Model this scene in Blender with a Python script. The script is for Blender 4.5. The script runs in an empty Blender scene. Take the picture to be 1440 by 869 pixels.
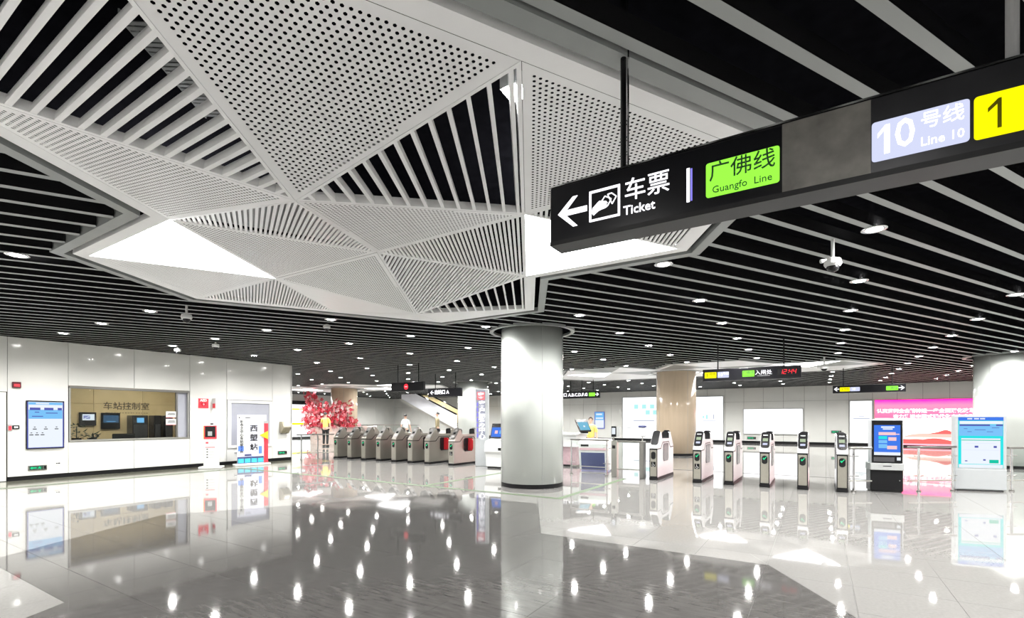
import bpy, bmesh, math, random
from mathutils import Matrix, Vector
random.seed(7)
R = math.radians
SC = bpy.context.scene
C = SC.collection

# ------------------------------------------------------------------ camera, world, exposure
YAW = R(32.0)
cd = bpy.data.cameras.new('camera')
cam = bpy.data.objects.new('camera', cd)
C.objects.link(cam)
cam.location = (0, 0, 1.45)
cam.rotation_euler = (R(90), 0, YAW)
cd.sensor_width = 36
cd.lens = 690 / 1440 * 36
cd.shift_y = 155.5 / 1440
cd.clip_start = 0.05
SC.camera = cam
W = bpy.data.worlds.new('world')
SC.world = W
W.use_nodes = True
W.node_tree.nodes['Background'].inputs[0].default_value = (0.9, 0.95, 1, 1)
W.node_tree.nodes['Background'].inputs[1].default_value = 0.25
SC.view_settings.view_transform = 'Standard'
SC.view_settings.look = 'None'
SC.view_settings.gamma = 1
SC.view_settings.use_curve_mapping = False
SC.view_settings.exposure = 1.2
LAMP_POWER = 70.0         # glow of each downlight lens
LAMP_WATTS = 150.0        # the beam of each downlight
PANEL_POWER = 6.0         # emission of the triangular light panels
SC.cycles.use_denoising = True
SC.cycles.max_bounces = 8
SC.cycles.diffuse_bounces = 4
SC.cycles.glossy_bounces = 5
SC.cycles.transmission_bounces = 8
SC.cycles.transparent_max_bounces = 12
SC.cycles.sample_clamp_indirect = 6
SC.cycles.caustics_reflective = False
SC.cycles.caustics_refractive = False

# ------------------------------------------------------------------ materials
MATS = {}
def mat(name, col, rough=0.5, metal=0.0, em=None, es=0.0, noise=0.0, scale=8.0, bump=0.0, ior=1.5, coat=0.0, stretch=None, spec=0.5):
    if name in MATS: return MATS[name]
    m = bpy.data.materials.new(name); m.use_nodes = True
    nt = m.node_tree; b = nt.nodes['Principled BSDF']
    b.inputs['Base Color'].default_value = (*col, 1)
    b.inputs['Roughness'].default_value = rough
    b.inputs['Metallic'].default_value = metal
    b.inputs['IOR'].default_value = ior
    b.inputs['Specular IOR Level'].default_value = spec
    b.inputs['Coat Weight'].default_value = coat
    b.inputs['Coat Roughness'].default_value = 0.03
    if em is not None:
        b.inputs['Emission Color'].default_value = (*em, 1)
        b.inputs['Emission Strength'].default_value = es
    if noise > 0 or bump > 0:
        tc = nt.nodes.new('ShaderNodeTexCoord'); mp = nt.nodes.new('ShaderNodeMapping')
        if stretch: mp.inputs['Scale'].default_value = stretch
        nz = nt.nodes.new('ShaderNodeTexNoise')
        nz.inputs['Scale'].default_value = scale; nz.inputs['Detail'].default_value = 4
        nt.links.new(tc.outputs['Object'], mp.inputs[0]); nt.links.new(mp.outputs[0], nz.inputs['Vector'])
        if noise > 0:
            cr = nt.nodes.new('ShaderNodeValToRGB')
            cr.color_ramp.elements[0].position = 0.3; cr.color_ramp.elements[1].position = 0.7
            cr.color_ramp.elements[0].color = tuple(max(0, c * (1 - noise)) for c in col) + (1,)
            cr.color_ramp.elements[1].color = tuple(min(1, c * (1 + noise)) for c in col) + (1,)
            nt.links.new(nz.outputs['Fac'], cr.inputs[0]); nt.links.new(cr.outputs[0], b.inputs['Base Color'])
        if bump > 0:
            bp = nt.nodes.new('ShaderNodeBump'); bp.inputs['Strength'].default_value = bump
            nt.links.new(nz.outputs['Fac'], bp.inputs['Height']); nt.links.new(bp.outputs[0], b.inputs['Normal'])
    MATS[name] = m
    return m
EXPO = 2 ** SC.view_settings.exposure
def glow(name, col, s=1.0):
    if s < 3: s /= EXPO            # displays keep their own brightness whatever the exposure
    return mat(name, (0.003, 0.003, 0.003), 0.5, em=col, es=s, spec=0.05)

M_light = mat('light_granite', (0.20, 0.196, 0.189), 0.03, noise=0.06, scale=40, ior=1.75)
M_dark = mat('dark_granite', (0.080, 0.077, 0.074), 0.05, noise=0.2, scale=5, stretch=(1, 5, 1), ior=1.5)
M_border = mat('border_granite', (0.13, 0.13, 0.10), 0.12, noise=0.08, scale=40, ior=1.6)
M_joint = mat('joint_grey', (0.16, 0.16, 0.155), 0.5, noise=0.1)
M_strip = mat('green_stone', (0.085, 0.12, 0.07), 0.5, noise=0.1, scale=30, spec=0.15)
M_black = mat('plenum_black', (0.004, 0.004, 0.005), 0.9, noise=0.3, spec=0.0)
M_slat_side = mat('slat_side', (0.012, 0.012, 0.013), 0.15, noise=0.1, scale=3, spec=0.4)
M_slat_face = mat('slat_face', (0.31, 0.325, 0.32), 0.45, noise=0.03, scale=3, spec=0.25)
M_white = mat('white_panel', (0.90, 0.905, 0.91), 0.35, noise=0.015, scale=5)
M_frame = mat('frame_grey', (0.26, 0.275, 0.27), 0.35, noise=0.03, scale=5)
M_enamel = mat('white_enamel', (0.70, 0.70, 0.675), 0.12, noise=0.012, scale=2, coat=0.4)
M_enamel_far = mat('pale_enamel', (0.60, 0.605, 0.58), 0.15, noise=0.015, scale=2, coat=0.3)
M_col = mat('column_white', (0.57, 0.60, 0.575), 0.10, noise=0.012, scale=2, coat=0.5)
M_beige = mat('column_beige', (0.60, 0.48, 0.35), 0.14, noise=0.05, scale=2, coat=0.4, stretch=(4, 4, .4))
M_blackbase = mat('black_skirting', (0.008, 0.008, 0.009), 0.4, noise=0.2, spec=0.2)
M_steel = mat('brushed_steel', (0.56, 0.55, 0.52), 0.28, 1.0, noise=0.05, scale=30, stretch=(1, 1, 12))
M_gate = mat('gate_steel', (0.27, 0.255, 0.225), 0.36, 0.7, noise=0.05, scale=30, stretch=(1, 12, 1))
M_gate_lit = mat('gate_steel_lit', (0.60, 0.60, 0.61), 0.22, 0.3, noise=0.03, scale=20)  # pale tint paints in the bright reflections on the right gates' steel sides
M_steel_d = mat('dark_steel', (0.30, 0.29, 0.28), 0.3, 1.0, noise=0.06, scale=30, stretch=(1, 1, 12))
M_steel_front = mat('steel_front', (0.36, 0.345, 0.30), 0.35, 0.8, noise=0.08, scale=20, stretch=(12, 1, 1))
M_chrome = mat('chrome', (0.75, 0.75, 0.76), 0.12, 1.0, noise=0.02)
M_plastic_b = mat('black_plastic', (0.009, 0.009, 0.010), 0.25, noise=0.05, spec=0.3)
M_plastic_g = mat('grey_plastic', (0.36, 0.37, 0.37), 0.4, noise=0.05)
M_plastic_w = mat('white_plastic', (0.64, 0.65, 0.645), 0.3, noise=0.02)
M_signblack = mat('sign_black', (0.004, 0.004, 0.006), 0.3, noise=0.1, spec=0.3)
M_red = mat('red_flap', (0.35, 0.015, 0.02), 0.25, noise=0.1)
M_redp = mat('red_print', (0.75, 0.04, 0.06), 0.4, noise=0.05)
M_silverbody = mat('silver_body', (0.42, 0.44, 0.455), 0.35, 0.2, noise=0.02)
M_lilac = mat('lilac_trim', (0.45, 0.46, 0.75), 0.3, noise=0.05)
M_ink = mat('black_ink', (0.01, 0.01, 0.012), 0.5, noise=0.1)
M_greyglass = mat('grey_glass', (0.36, 0.37, 0.42), 0.12, noise=0.03, scale=3)
M_wood = mat('beige_board', (0.55, 0.43, 0.25), 0.4, noise=0.06, scale=3)
M_leaf = mat('dark_leaf', (0.02, 0.04, 0.02), 0.5, noise=0.3)
M_gold = mat('gold_panel', (0.62, 0.50, 0.26), 0.3, 0.5, noise=0.1)
G_white = glow('sign_white', (0.95, 0.95, 1.0), 2.2)
G_green = glow('sign_green', (0.30, 0.95, 0.06), 1.25)
G_greenlamp = glow('lamp_green', (0.02, 0.85, 0.35), 1.2)
G_yellow = glow('sign_yellow', (1.0, 0.92, 0.0), 1.2)
G_lilac = glow('sign_lilac', (0.66, 0.70, 0.93), 1.05)
G_violet = glow('sign_violet', (0.25, 0.22, 0.9), 1.2)
G_red = glow('led_red', (1.0, 0.03, 0.05), 1.6)
G_box = glow('lightbox_white', (0.97, 0.98, 1.0), 1.7)
G_panel = glow('light_panel', (1.0, 1.0, 1.0), PANEL_POWER)
G_lamp = glow('lamp_lens', (1.0, 0.985, 0.95), LAMP_POWER)
G_blue = glow('screen_blue', (0.05, 0.20, 0.85), 1.0)
G_sky = glow('screen_sky', (0.20, 0.55, 0.95), 1.0)
G_pale = glow('screen_pale', (0.86, 0.92, 1.0), 1.0)
G_cyan = glow('screen_cyan', (0.02, 0.78, 0.80), 1.0)
G_navy = glow('screen_navy', (0.10, 0.12, 0.50), 0.9)
G_teal = glow('screen_teal', (0.0, 0.62, 0.42), 0.9)
G_pink = glow('screen_pink', (0.95, 0.62, 0.66), 1.0)
G_dimb = glow('screen_dim', (0.05, 0.12, 0.22), 0.8)
INK_GREEN = mat('ink_green', (0.02, 0.09, 0.02), 0.5, noise=0.1)
INK_OLIVE = mat('ink_olive', (0.13, 0.12, 0.0), 0.6, noise=0.1, spec=0.1)
INK_BLUE = mat('ink_blue', (0.05, 0.06, 0.16), 0.5, noise=0.1)

def glassmat():
    m = bpy.data.materials.new('clear_glass'); m.use_nodes = True
    nt = m.node_tree; nt.nodes.remove(nt.nodes['Principled BSDF'])
    out = nt.nodes['Material Output']
    mx = nt.nodes.new('ShaderNodeMixShader'); tr = nt.nodes.new('ShaderNodeBsdfTransparent')
    gl = nt.nodes.new('ShaderNodeBsdfGlossy'); fr = nt.nodes.new('ShaderNodeFresnel')
    tr.inputs[0].default_value = (0.93, 0.96, 0.95, 1); gl.inputs['Roughness'].default_value = 0.02
    fr.inputs[0].default_value = 1.45
    ge = nt.nodes.new('ShaderNodeNewGeometry')
    su = nt.nodes.new('ShaderNodeMath'); su.operation = 'SUBTRACT'; su.use_clamp = True
    nt.links.new(fr.outputs[0], su.inputs[0]); nt.links.new(ge.outputs['Backfacing'], su.inputs[1])
    nt.links.new(su.outputs[0], mx.inputs[0]); nt.links.new(tr.outputs[0], mx.inputs[1])
    nt.links.new(gl.outputs[0], mx.inputs[2]); nt.links.new(mx.outputs[0], out.inputs[0])
    return m
M_glass = glassmat()

def poster_red():
    m = bpy.data.materials.new('red_poster'); m.use_nodes = True
    nt = m.node_tree; b = nt.nodes['Principled BSDF']
    b.inputs['Base Color'].default_value = (0.02, 0.02, 0.02, 1)
    tc = nt.nodes.new('ShaderNodeTexCoord'); sp = nt.nodes.new('ShaderNodeSeparateXYZ')
    cr = nt.nodes.new('ShaderNodeValToRGB')
    nz = nt.nodes.new('ShaderNodeTexNoise'); nz.inputs['Scale'].default_value = 1.5
    ad = nt.nodes.new('ShaderNodeMath'); ad.operation = 'MULTIPLY_ADD'; ad.inputs[1].default_value = 0.03
    e = cr.color_ramp.elements
    e[0].position = 0.0; e[0].color = (0.95, 0.10, 0.18, 1)
    e[1].position = 1.0; e[1].color = (0.93, 0.0, 0.20, 1)
    for p, c in ((0.10, (0.95, 0.30, 0.28)), (0.26, (1.0, 0.80, 0.70)), (0.45, (1.0, 0.93, 0.86)), (0.56, (1.0, 0.62, 0.52)), (0.62, (0.95, 0.05, 0.13)), (0.88, (0.97, 0.10, 0.17))):
        k = e.new(p); k.color = (*c, 1)
    mr = nt.nodes.new('ShaderNodeMapRange'); mr.inputs['From Min'].default_value = 0; mr.inputs['From Max'].default_value = 2.42
    nt.links.new(tc.outputs['Object'], sp.inputs[0]); nt.links.new(tc.outputs['Object'], nz.inputs['Vector'])
    nt.links.new(sp.outputs['Z'], mr.inputs['Value'])
    nt.links.new(nz.outputs['Fac'], ad.inputs[0]); nt.links.new(mr.outputs[0], ad.inputs[2])
    nt.links.new(ad.outputs[0], cr.inputs[0]); nt.links.new(cr.outputs[0], b.inputs['Emission Color'])
    b.inputs['Emission Strength'].default_value = 1.5
    return m
M_poster = poster_red()

# ------------------------------------------------------------------ helpers
def obj(name, bm, m, parent=None, smooth=False):
    me = bpy.data.meshes.new(name)
    bm.normal_update(); bm.to_mesh(me); bm.free()
    for x in (m if isinstance(m, (list, tuple)) else [m]): me.materials.append(x)
    if smooth:
        for p in me.polygons: p.use_smooth = True
    o = bpy.data.objects.new(name, me); C.objects.link(o)
    if parent: o.parent = parent
    return o
def tag(o, label=None, cat=None, group=None, kind=None):
    if label: o['label'] = label
    if cat: o['category'] = cat
    if group: o['group'] = group
    if kind: o['kind'] = kind
    return o
def thing(name, label, cat, loc=(0, 0, 0), rotz=0.0, group=None):
    o = bpy.data.objects.new(name, None); C.objects.link(o)
    o.location = loc; o.rotation_euler = (0, 0, rotz); o.empty_display_size = 0.1
    return tag(o, label, cat, group)
def struct(name, bm=None, m=None, parent=None):
    if bm is None:
        o = bpy.data.objects.new(name, None); C.objects.link(o)
        if parent: o.parent = parent
    else: o = obj(name, bm, m, parent)
    o['kind'] = 'structure'
    return o
def copy_tree(o, parent=None):
    c = o.copy(); C.objects.link(c)
    if parent: c.parent = parent
    for ch in list(o.children): copy_tree(ch, c)
    return c
def B(*boxes):
    bm = bmesh.new()
    for b in boxes: box(bm, *b)
    return bm
def box(bm, x0, x1, y0, y1, z0, z1, mi=0):
    v = [bm.verts.new(p) for p in ((x0, y0, z0), (x1, y0, z0), (x1, y1, z0), (x0, y1, z0), (x0, y0, z1), (x1, y0, z1), (x1, y1, z1), (x0, y1, z1))]
    for f in ((0, 3, 2, 1), (4, 5, 6, 7), (0, 1, 5, 4), (1, 2, 6, 5), (2, 3, 7, 6), (3, 0, 4, 7)):
        bm.faces.new([v[i] for i in f]).material_index = mi
    return v
def bevel(bm, w=0.01, seg=2):
    bmesh.ops.bevel(bm, geom=list(bm.edges), offset=w, segments=seg, affect='EDGES', profile=0.5, clamp_overlap=True)
    return bm
def tube(bm, pts, r, n=8):
    if not isinstance(r, (list, tuple)): r = [r] * len(pts)
    pts = [Vector(p) for p in pts]; rings = []
    for i, p in enumerate(pts):
        t = (pts[min(i + 1, len(pts) - 1)] - pts[max(i - 1, 0)]).normalized()
        u = t.cross(Vector((0, 0, 1)) if abs(t.z) < 0.9 else Vector((1, 0, 0))).normalized(); w = t.cross(u)
        rings.append([bm.verts.new(p + (u * math.cos(2 * math.pi * k / n) + w * math.sin(2 * math.pi * k / n)) * r[i]) for k in range(n)])
    for a, b in zip(rings, rings[1:]):
        for k in range(n): bm.faces.new((a[k], a[(k + 1) % n], b[(k + 1) % n], b[k]))
    bm.faces.new(rings[0][::-1]); bm.faces.new(rings[-1])
    return bm
def lathe(bm, prof, n=32, cx=0, cy=0, cap=True):
    rings = [[bm.verts.new((cx + r * math.cos(2 * math.pi * k / n), cy + r * math.sin(2 * math.pi * k / n), z)) for k in range(n)] for r, z in prof]
    for a, b in zip(rings, rings[1:]):
        for k in range(n): bm.faces.new((a[k], a[(k + 1) % n], b[(k + 1) % n], b[k]))
    if cap: bm.faces.new(rings[0][::-1]); bm.faces.new(rings[-1])
    return bm
def prism_xy(bm, pts, z0, z1):
    a = [bm.verts.new((x, y, z0)) for x, y in pts]; b = [bm.verts.new((x, y, z1)) for x, y in pts]; n = len(pts)
    bm.faces.new(a[::-1]); bm.faces.new(b)
    for k in range(n): bm.faces.new((a[k], a[(k + 1) % n], b[(k + 1) % n], b[k]))
    return bm
def prism_xz(bm, pts, y0, y1):
    a = [bm.verts.new((x, y0, z)) for x, z in pts]; b = [bm.verts.new((x, y1, z)) for x, z in pts]; n = len(pts)
    bm.faces.new(a); bm.faces.new(b[::-1])
    for k in range(n): bm.faces.new((a[k], b[k], b[(k + 1) % n], a[(k + 1) % n]))
    return bm
def prism_yz(bm, pts, x0, x1):
    a = [bm.verts.new((x0, y, z)) for y, z in pts]; b = [bm.verts.new((x1, y, z)) for y, z in pts]; n = len(pts)
    bm.faces.new(a[::-1]); bm.faces.new(b)
    for k in range(n): bm.faces.new((a[k], a[(k + 1) % n], b[(k + 1) % n], b[k]))
    return bm
def rrect(x0, x1, z0, z1, r, n=4):
    out = []
    for cx, cz, a0 in ((x1 - r, z1 - r, 0), (x0 + r, z1 - r, 90), (x0 + r, z0 + r, 180), (x1 - r, z0 + r, 270)):
        for k in range(n + 1):
            a = R(a0 + 90 * k / n); out.append((cx + r * math.cos(a), cz + r * math.sin(a)))
    return out
def txt(s, size, m, parent, loc, rotz=0.0, name='lettering', align='CENTER', bold=0.0, xs=1.0, shear=0.0, depth=0.002):
    cu = bpy.data.curves.new(name, 'FONT'); cu.body = s; cu.size = size
    cu.align_x = align; cu.align_y = 'CENTER'; cu.extrude = depth; cu.offset = bold; cu.shear = shear
    cu.resolution_u = 2
    t = bpy.data.objects.new('tmp_text', cu)
    me = bpy.data.meshes.new_from_object(t)
    bpy.data.objects.remove(t); bpy.data.curves.remove(cu)
    me.materials.clear(); me.materials.append(m); me.name = name
    o = bpy.data.objects.new(name, me); C.objects.link(o); o.parent = parent
    o.location = loc; o.rotation_euler = (R(90), 0, rotz); o.scale = (xs, 1, 1)
    return o
def rects(name, rl, y, m, parent, t=0.003):           # flat printed / displayed blocks facing local -Y
    bm = bmesh.new()
    for x0, x1, z0, z1 in rl: box(bm, x0, x1, y - t, y, z0, z1)
    return obj(name, bm, m, parent)
def clip_half(poly, a, b):                             # keep what lies left of a->b (2D)
    out = []; n = len(poly)
    for i in range(n):
        p, q = poly[i], poly[(i + 1) % n]
        dp = (b[0] - a[0]) * (p[1] - a[1]) - (b[1] - a[1]) * (p[0] - a[0])
        dq = (b[0] - a[0]) * (q[1] - a[1]) - (b[1] - a[1]) * (q[0] - a[0])
        if dp >= 0: out.append(p)
        if (dp > 0 and dq < 0) or (dp < 0 and dq > 0):
            t = dp / (dp - dq); out.append((p[0] + (q[0] - p[0]) * t, p[1] + (q[1] - p[1]) * t))
    return out
def clip(poly, conv):
    for i in range(len(conv)):
        if len(poly) < 3: return []
        poly = clip_half(poly, conv[i], conv[(i + 1) % len(conv)])
    return poly if len(poly) >= 3 else []
def subtract(poly, conv):
    out = []; rem = poly
    for i in range(len(conv)):
        a, b = conv[i], conv[(i + 1) % len(conv)]
        if len(rem) < 3: break
        o = clip_half(rem, b, a)
        if len(o) >= 3: out.append(o)
        rem = clip_half(rem, a, b)
    return out
def area(p): return 0.5 * sum(p[i][0] * p[(i + 1) % len(p)][1] - p[(i + 1) % len(p)][0] * p[i][1] for i in range(len(p)))
def inset(p, g):
    n = len(p); out = []
    for i in range(n):
        a, b, c = p[i - 1], p[i], p[(i + 1) % n]
        d1 = Vector((b[0] - a[0], b[1] - a[1])); d2 = Vector((c[0] - b[0], c[1] - b[1]))
        if d1.length < 1e-6 or d2.length < 1e-6: continue
        d1.normalize(); d2.normalize()
        n1 = Vector((-d1.y, d1.x)); n2 = Vector((-d2.y, d2.x)); k = 1 + n1.dot(n2)
        if k < 0.15: k = 0.15
        m = (n1 + n2) / k
        out.append((b[0] + m.x * g, b[1] + m.y * g))
    return out
CS, SN = math.cos(YAW), math.sin(YAW)
def cam_depth(x, y): return -x * SN + y * CS
def cam_lat(x, y): return x * CS + y * SN

H = 3.40                     # underside of the ceiling slats
XL, XR, YN, YF = -34.0, 11.0, -8.0, 33.4     # shell of the concourse
WX = -16.1                   # face of the control-room wall
WY = 10.78                   # its far corner
COLS = [(-5.40, 9.48, 0.69, M_col), (-5.0, 20.8, 0.78, M_beige), (4.90, 20.75, 0.78, M_col), (-15.4, 20.75, 0.78, M_col), (-25.5, 20.75, 0.80, M_beige)]

# ------------------------------------------------------------------ floor
floor = struct('floor', B((XL, XR, YN, YF, -0.12, -0.006)), M_joint)
P1 = [(-8.45, 3.5), (-6.2, 7.4), (-4.1, 7.4), (-3.0, 5.5), (-5.07, 1.42), (-7.25, 1.42)][::-1]
P2 = [(-3.0, 5.5), (-0.42, 5.5), (0.95, 3.15), (-1.6, -1.27), (-3.5, -1.27), (-5.07, 1.42)][::-1]
T = 0.69
pieces = []
i0, i1 = int((XL + 3.2) / T) - 1, int((XR + 3.2) / T) + 1
j0, j1 = int((YN - 3.82) / T) - 1, int((YF - 3.82) / T) + 1
shell = [(XL, YN), (XR, YN), (XR, YF), (XL, YF)]
for i in range(i0, i1 + 1):
    for j in range(j0, j1 + 1):
        x0, y0 = -3.2 + i * T, 3.82 + j * T
        cell = clip([(x0, y0), (x0 + T, y0), (x0 + T, y0 + T), (x0, y0 + T)], shell)
        if not cell: continue
        gx = 0.004 if i % 5 == 0 else 0.0; gy = 0.004 if j % 5 == 0 else 0.0
        outs = []
        for p in subtract(cell, P1): outs += subtract(p, P2)
        d1, d2 = clip(cell, P1), clip(cell, P2)
        if d1: pieces.append((d1, M_dark))
        if d2: pieces.append((d2, M_dark))
        if not d1 and not d2: outs = [cell]
        for p in outs: pieces.append((p, M_border if x0 + T / 2 < -14.55 and y0 < WY else M_light))
def seen(x, y, zz=0.0, mx=60):
    d = cam_depth(x, y)
    if d < 0.5: return 0
    px = 720 + 690 * cam_lat(x, y) / d; py = 590 - 690 * (zz - 1.45) / d
    return -mx < px < 1440 + mx and -mx < py < 880 + mx
rank = []
for p, m in pieces:
    a = area(p)
    if a < 1e-4: continue
    cx = sum(q[0] for q in p) / len(p); cy = sum(q[1] for q in p) / len(p)
    s = a / max(cam_depth(cx, cy), 0.5) ** 3 if seen(cx, cy) and a > 0.02 else 0
    rank.append((s, p, m))
rank.sort(key=lambda t: -t[0])
rest = {}
for k, (s, p, m) in enumerate(rank):
    q = inset(p, 0.0016)
    if len(q) < 3 or area(q) <= 1e-5: continue
    if k < 290 and s > 0:
        bm = prism_xy(bmesh.new(), q, -0.0055, random.uniform(-0.0002, 0.0002))
        obj('floor_tile', bm, m, floor)
    else:
        bm = rest.setdefault(m.name, bmesh.new())
        bm.faces.new([bm.verts.new((x, y, 0)) for x, y in q])
for nm, bm in rest.items():
    tag(obj('distant_floor_tiles', bm, MATS[nm], floor), kind='stuff')
def strip(x0, x1, y0, y1, m=M_strip): obj('floor_strip', B((x0, x1, y0, y1, 0.0, 0.0025)), m, floor)
strip(-14.5, -3.98, 8.03, 8.15); strip(-4.10, -3.98, 8.15, 11.7); strip(-7.38, -7.26, 8.15, 12.0)
strip(-14.62, -14.5, -4, 8.15); strip(-14.44, -14.41, -4, 8.0, M_joint)
strip(-4.2, 3.2, 14.55, 14.62, M_blackbase)

# ------------------------------------------------------------------ ceiling lattice
S3 = math.sqrt(3)
LO = 3.11
def node(a, b, z=H): return Vector((-4.37 + a, 4.02 + b * S3, z))
OUT1 = [(4, 0), (3, 1), (1, 1), (0, 2), (-2, 2), (-3, 1), (-4, 0), (-3, -1), (-1, -1), (0, -2), (2, -2)]
OUT2 = [(6, 10), (5, 11), (-5, 11), (-6, 10), (-5, 9), (-4, 8), (-2, 8), (-1, 9), (0, 8), (2, 8), (3, 9), (5, 9)]
def poly_xy(out, sh=0): return [tuple(node(a + sh, b).xy) for a, b in out]
POLYS = [poly_xy(OUT1), poly_xy(OUT2), poly_xy(OUT2, -20)]
def outset(p, g):                       # p counter-clockwise, grows by g with mitred corners
    return inset(p, -g)
GAPS = [outset(p, 0.31) for p in POLYS]
def line_hits(p, d, poly):
    ts = []; n = len(poly)
    for i in range(n):
        a, b = Vector(poly[i]), Vector(poly[(i + 1) % n])
        e = b - a; den = d.x * e.y - d.y * e.x
        if abs(den) < 1e-9: continue
        w = a - p; t = (w.x * e.y - w.y * e.x) / den; s = (w.x * d.y - w.y * d.x) / den
        if 0 <= s < 1: ts.append(t)
    return sorted(ts)
def inside(x, y, poly):
    c = False; n = len(poly)
    for i in range(n):
        (xa, ya), (xb, yb) = poly[i], poly[(i + 1) % n]
        if (ya > y) != (yb > y) and x < (xb - xa) * (y - ya) / (yb - ya) + xa: c = not c
    return c

ceiling = struct('ceiling', B((XL, XR, YN, YF, 4.4, 4.5)), M_black)
ROOMBOX = [(XL, YN), (XR, YN), (XR, YF), (XL, YF)]
SD = Vector((0.5, S3 / 2)); SP = Vector((-S3 / 2, 0.5))
holes = GAPS + [[(x + (r + 0.24) * math.cos(2 * math.pi * k / 24), y + (r + 0.24) * math.sin(2 * math.pi * k / 24)) for k in range(24)] for x, y, r, m in COLS]
holes.append([(WX - 4.2, 2.0), (WX - 0.02, 2.0), (WX - 0.02, WY), (WX - 4.2, WY)])
segs = []
PITCH = 0.3655
for k in range(-40, 132):
    v = 1.595 + PITCH * k
    p = SP * v
    ts = line_hits(p, SD, ROOMBOX)
    if len(ts) < 2: continue
    iv = [(ts[0] + 0.02, ts[-1] - 0.02)]
    for hole in holes:
        hs = line_hits(p, SD, hole)
        for a, b in zip(hs[0::2], hs[1::2]):
            nv = []
            for s, e in iv:
                if b <= s or a >= e: nv.append((s, e)); continue
                if a > s: nv.append((s, a))
                if b < e: nv.append((b, e))
            iv = nv
    for s, e in iv:
        if e - s < 0.06: continue
        # leave out what the photograph shows nothing of (behind the camera)
        tt = [s + (e - s) * q / 30 for q in range(31)]
        vis = [t for t in tt if seen(*(p + SD * t), H)]
        if not vis and not any(seen(*(p + SD * t), H, 900) for t in tt): continue
        near = min(cam_depth(*(p + SD * t)) for t in vis) if vis else 99
        segs.append((near, p + SD * s, p + SD * e))
segs.sort(key=lambda t: t[0])
ub = bmesh.new(); box(ub, 0, 1, -0.036, 0.036, 0, 0.12)
ub.normal_update()
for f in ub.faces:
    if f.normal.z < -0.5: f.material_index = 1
ume = bpy.data.meshes.new('ceiling_slat'); ub.to_mesh(ume); ub.free()
ume.materials.append(M_slat_side); ume.materials.append(M_slat_face)
far = bmesh.new()
for k, (nr, a, b) in enumerate(segs):
    L = (b - a).length
    if k < 285:
        o = bpy.data.objects.new('ceiling_slat', ume); C.objects.link(o); o.parent = ceiling
        o.location = (a.x, a.y, H); o.rotation_euler = (0, 0, R(60)); o.scale = (L, 1, 1)
    else:
        t = bmesh.new(); vs = box(t, 0, L, -0.036, 0.036, 0, 0.12); t.normal_update()
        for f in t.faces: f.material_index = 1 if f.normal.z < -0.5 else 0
        t.transform(Matrix.Translation((a.x, a.y, H)) @ Matrix.Rotation(R(60), 4, 'Z'))
        tm = bpy.data.meshes.new('t'); t.to_mesh(tm); t.free(); far.from_mesh(tm); bpy.data.meshes.remove(tm)
if len(far.verts): tag(obj('distant_ceiling_slats', far, [M_slat_side, M_slat_face], ceiling), kind='stuff')
else: far.free()

# ------------------------------------------------------------------ faceted ceiling features
def basis(a, b, c):
    e1 = (b - a).normalized(); n = e1.cross(c - a).normalized()
    if n.z < 0: n = -n
    e2 = n.cross(e1)
    return Matrix(((e1.x, e2.x, n.x, a.x), (e1.y, e2.y, n.y, a.y), (e1.z, e2.z, n.z, a.z), (0, 0, 0, 1)))
def to2(Mx, p): q = Mx.inverted() @ p; return (q.x, q.y)
def ccw(t): return t if area(t) > 0 else t[::-1]
def tri_panel(root, name, pts, m, thick=0.012):
    Mx = basis(*pts); t = inset(ccw([to2(Mx, p) for p in pts]), 0.004)
    bm = prism_xy(bmesh.new(), t, 0, thick); bm.transform(Mx)
    return obj(name, bm, m, root)
def perforated(root, pts, pitch, r, border=0.05, m=None):
    Mx = basis(*pts); t = inset(ccw([to2(Mx, p) for p in pts]), 0.003)
    ins = inset(t, border)
    bm = bmesh.new()
    xs = [p[0] for p in t]; ys = [p[1] for p in t]; dy = pitch * S3 / 2; Rh = pitch / S3
    hexa = [(Rh * math.cos(R(30 + 60 * k)), Rh * math.sin(R(30 + 60 * k))) for k in range(6)]
    for j in range(int(min(ys) / dy) - 1, int(max(ys) / dy) + 2):
        for i in range(int(min(xs) / pitch) - 2, int(max(xs) / pitch) + 2):
            cx, cy = (i + 0.5 * (j % 2)) * pitch, j * dy
            cell = [(cx + a, cy + b) for a, b in hexa]
            ok = all((t[(q + 1) % 3][0] - t[q][0]) * (y - t[q][1]) - (t[(q + 1) % 3][1] - t[q][1]) * (x - t[q][0]) >= 0 for q in range(3) for x, y in cell)
            okin = ok and all((ins[(q + 1) % 3][0] - ins[q][0]) * (cy - ins[q][1]) - (ins[(q + 1) % 3][1] - ins[q][1]) * (cx - ins[q][0]) >= 0 for q in range(3))
            if okin:
                o = [bm.verts.new((x, y, 0)) for x, y in cell]
                n_ = [bm.verts.new((cx + r * math.cos(R(30 + 60 * k)), cy + r * math.sin(R(30 + 60 * k)), 0)) for k in range(6)]
                u_ = [bm.verts.new((v.co.x, v.co.y, 0.0012)) for v in n_]
                for k in range(6):
                    bm.faces.new((o[k], o[(k + 1) % 6], n_[(k + 1) % 6], n_[k]))
                    bm.faces.new((n_[k], n_[(k + 1) % 6], u_[(k + 1) % 6], u_[k]))
            else:
                c2 = clip(cell, t)
                if c2 and area(c2) > 1e-8: bm.faces.new([bm.verts.new((x, y, 0)) for x, y in c2])
    bm.transform(Mx)
    return obj('perforated_panel', bm, m or M_white, root)
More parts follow.
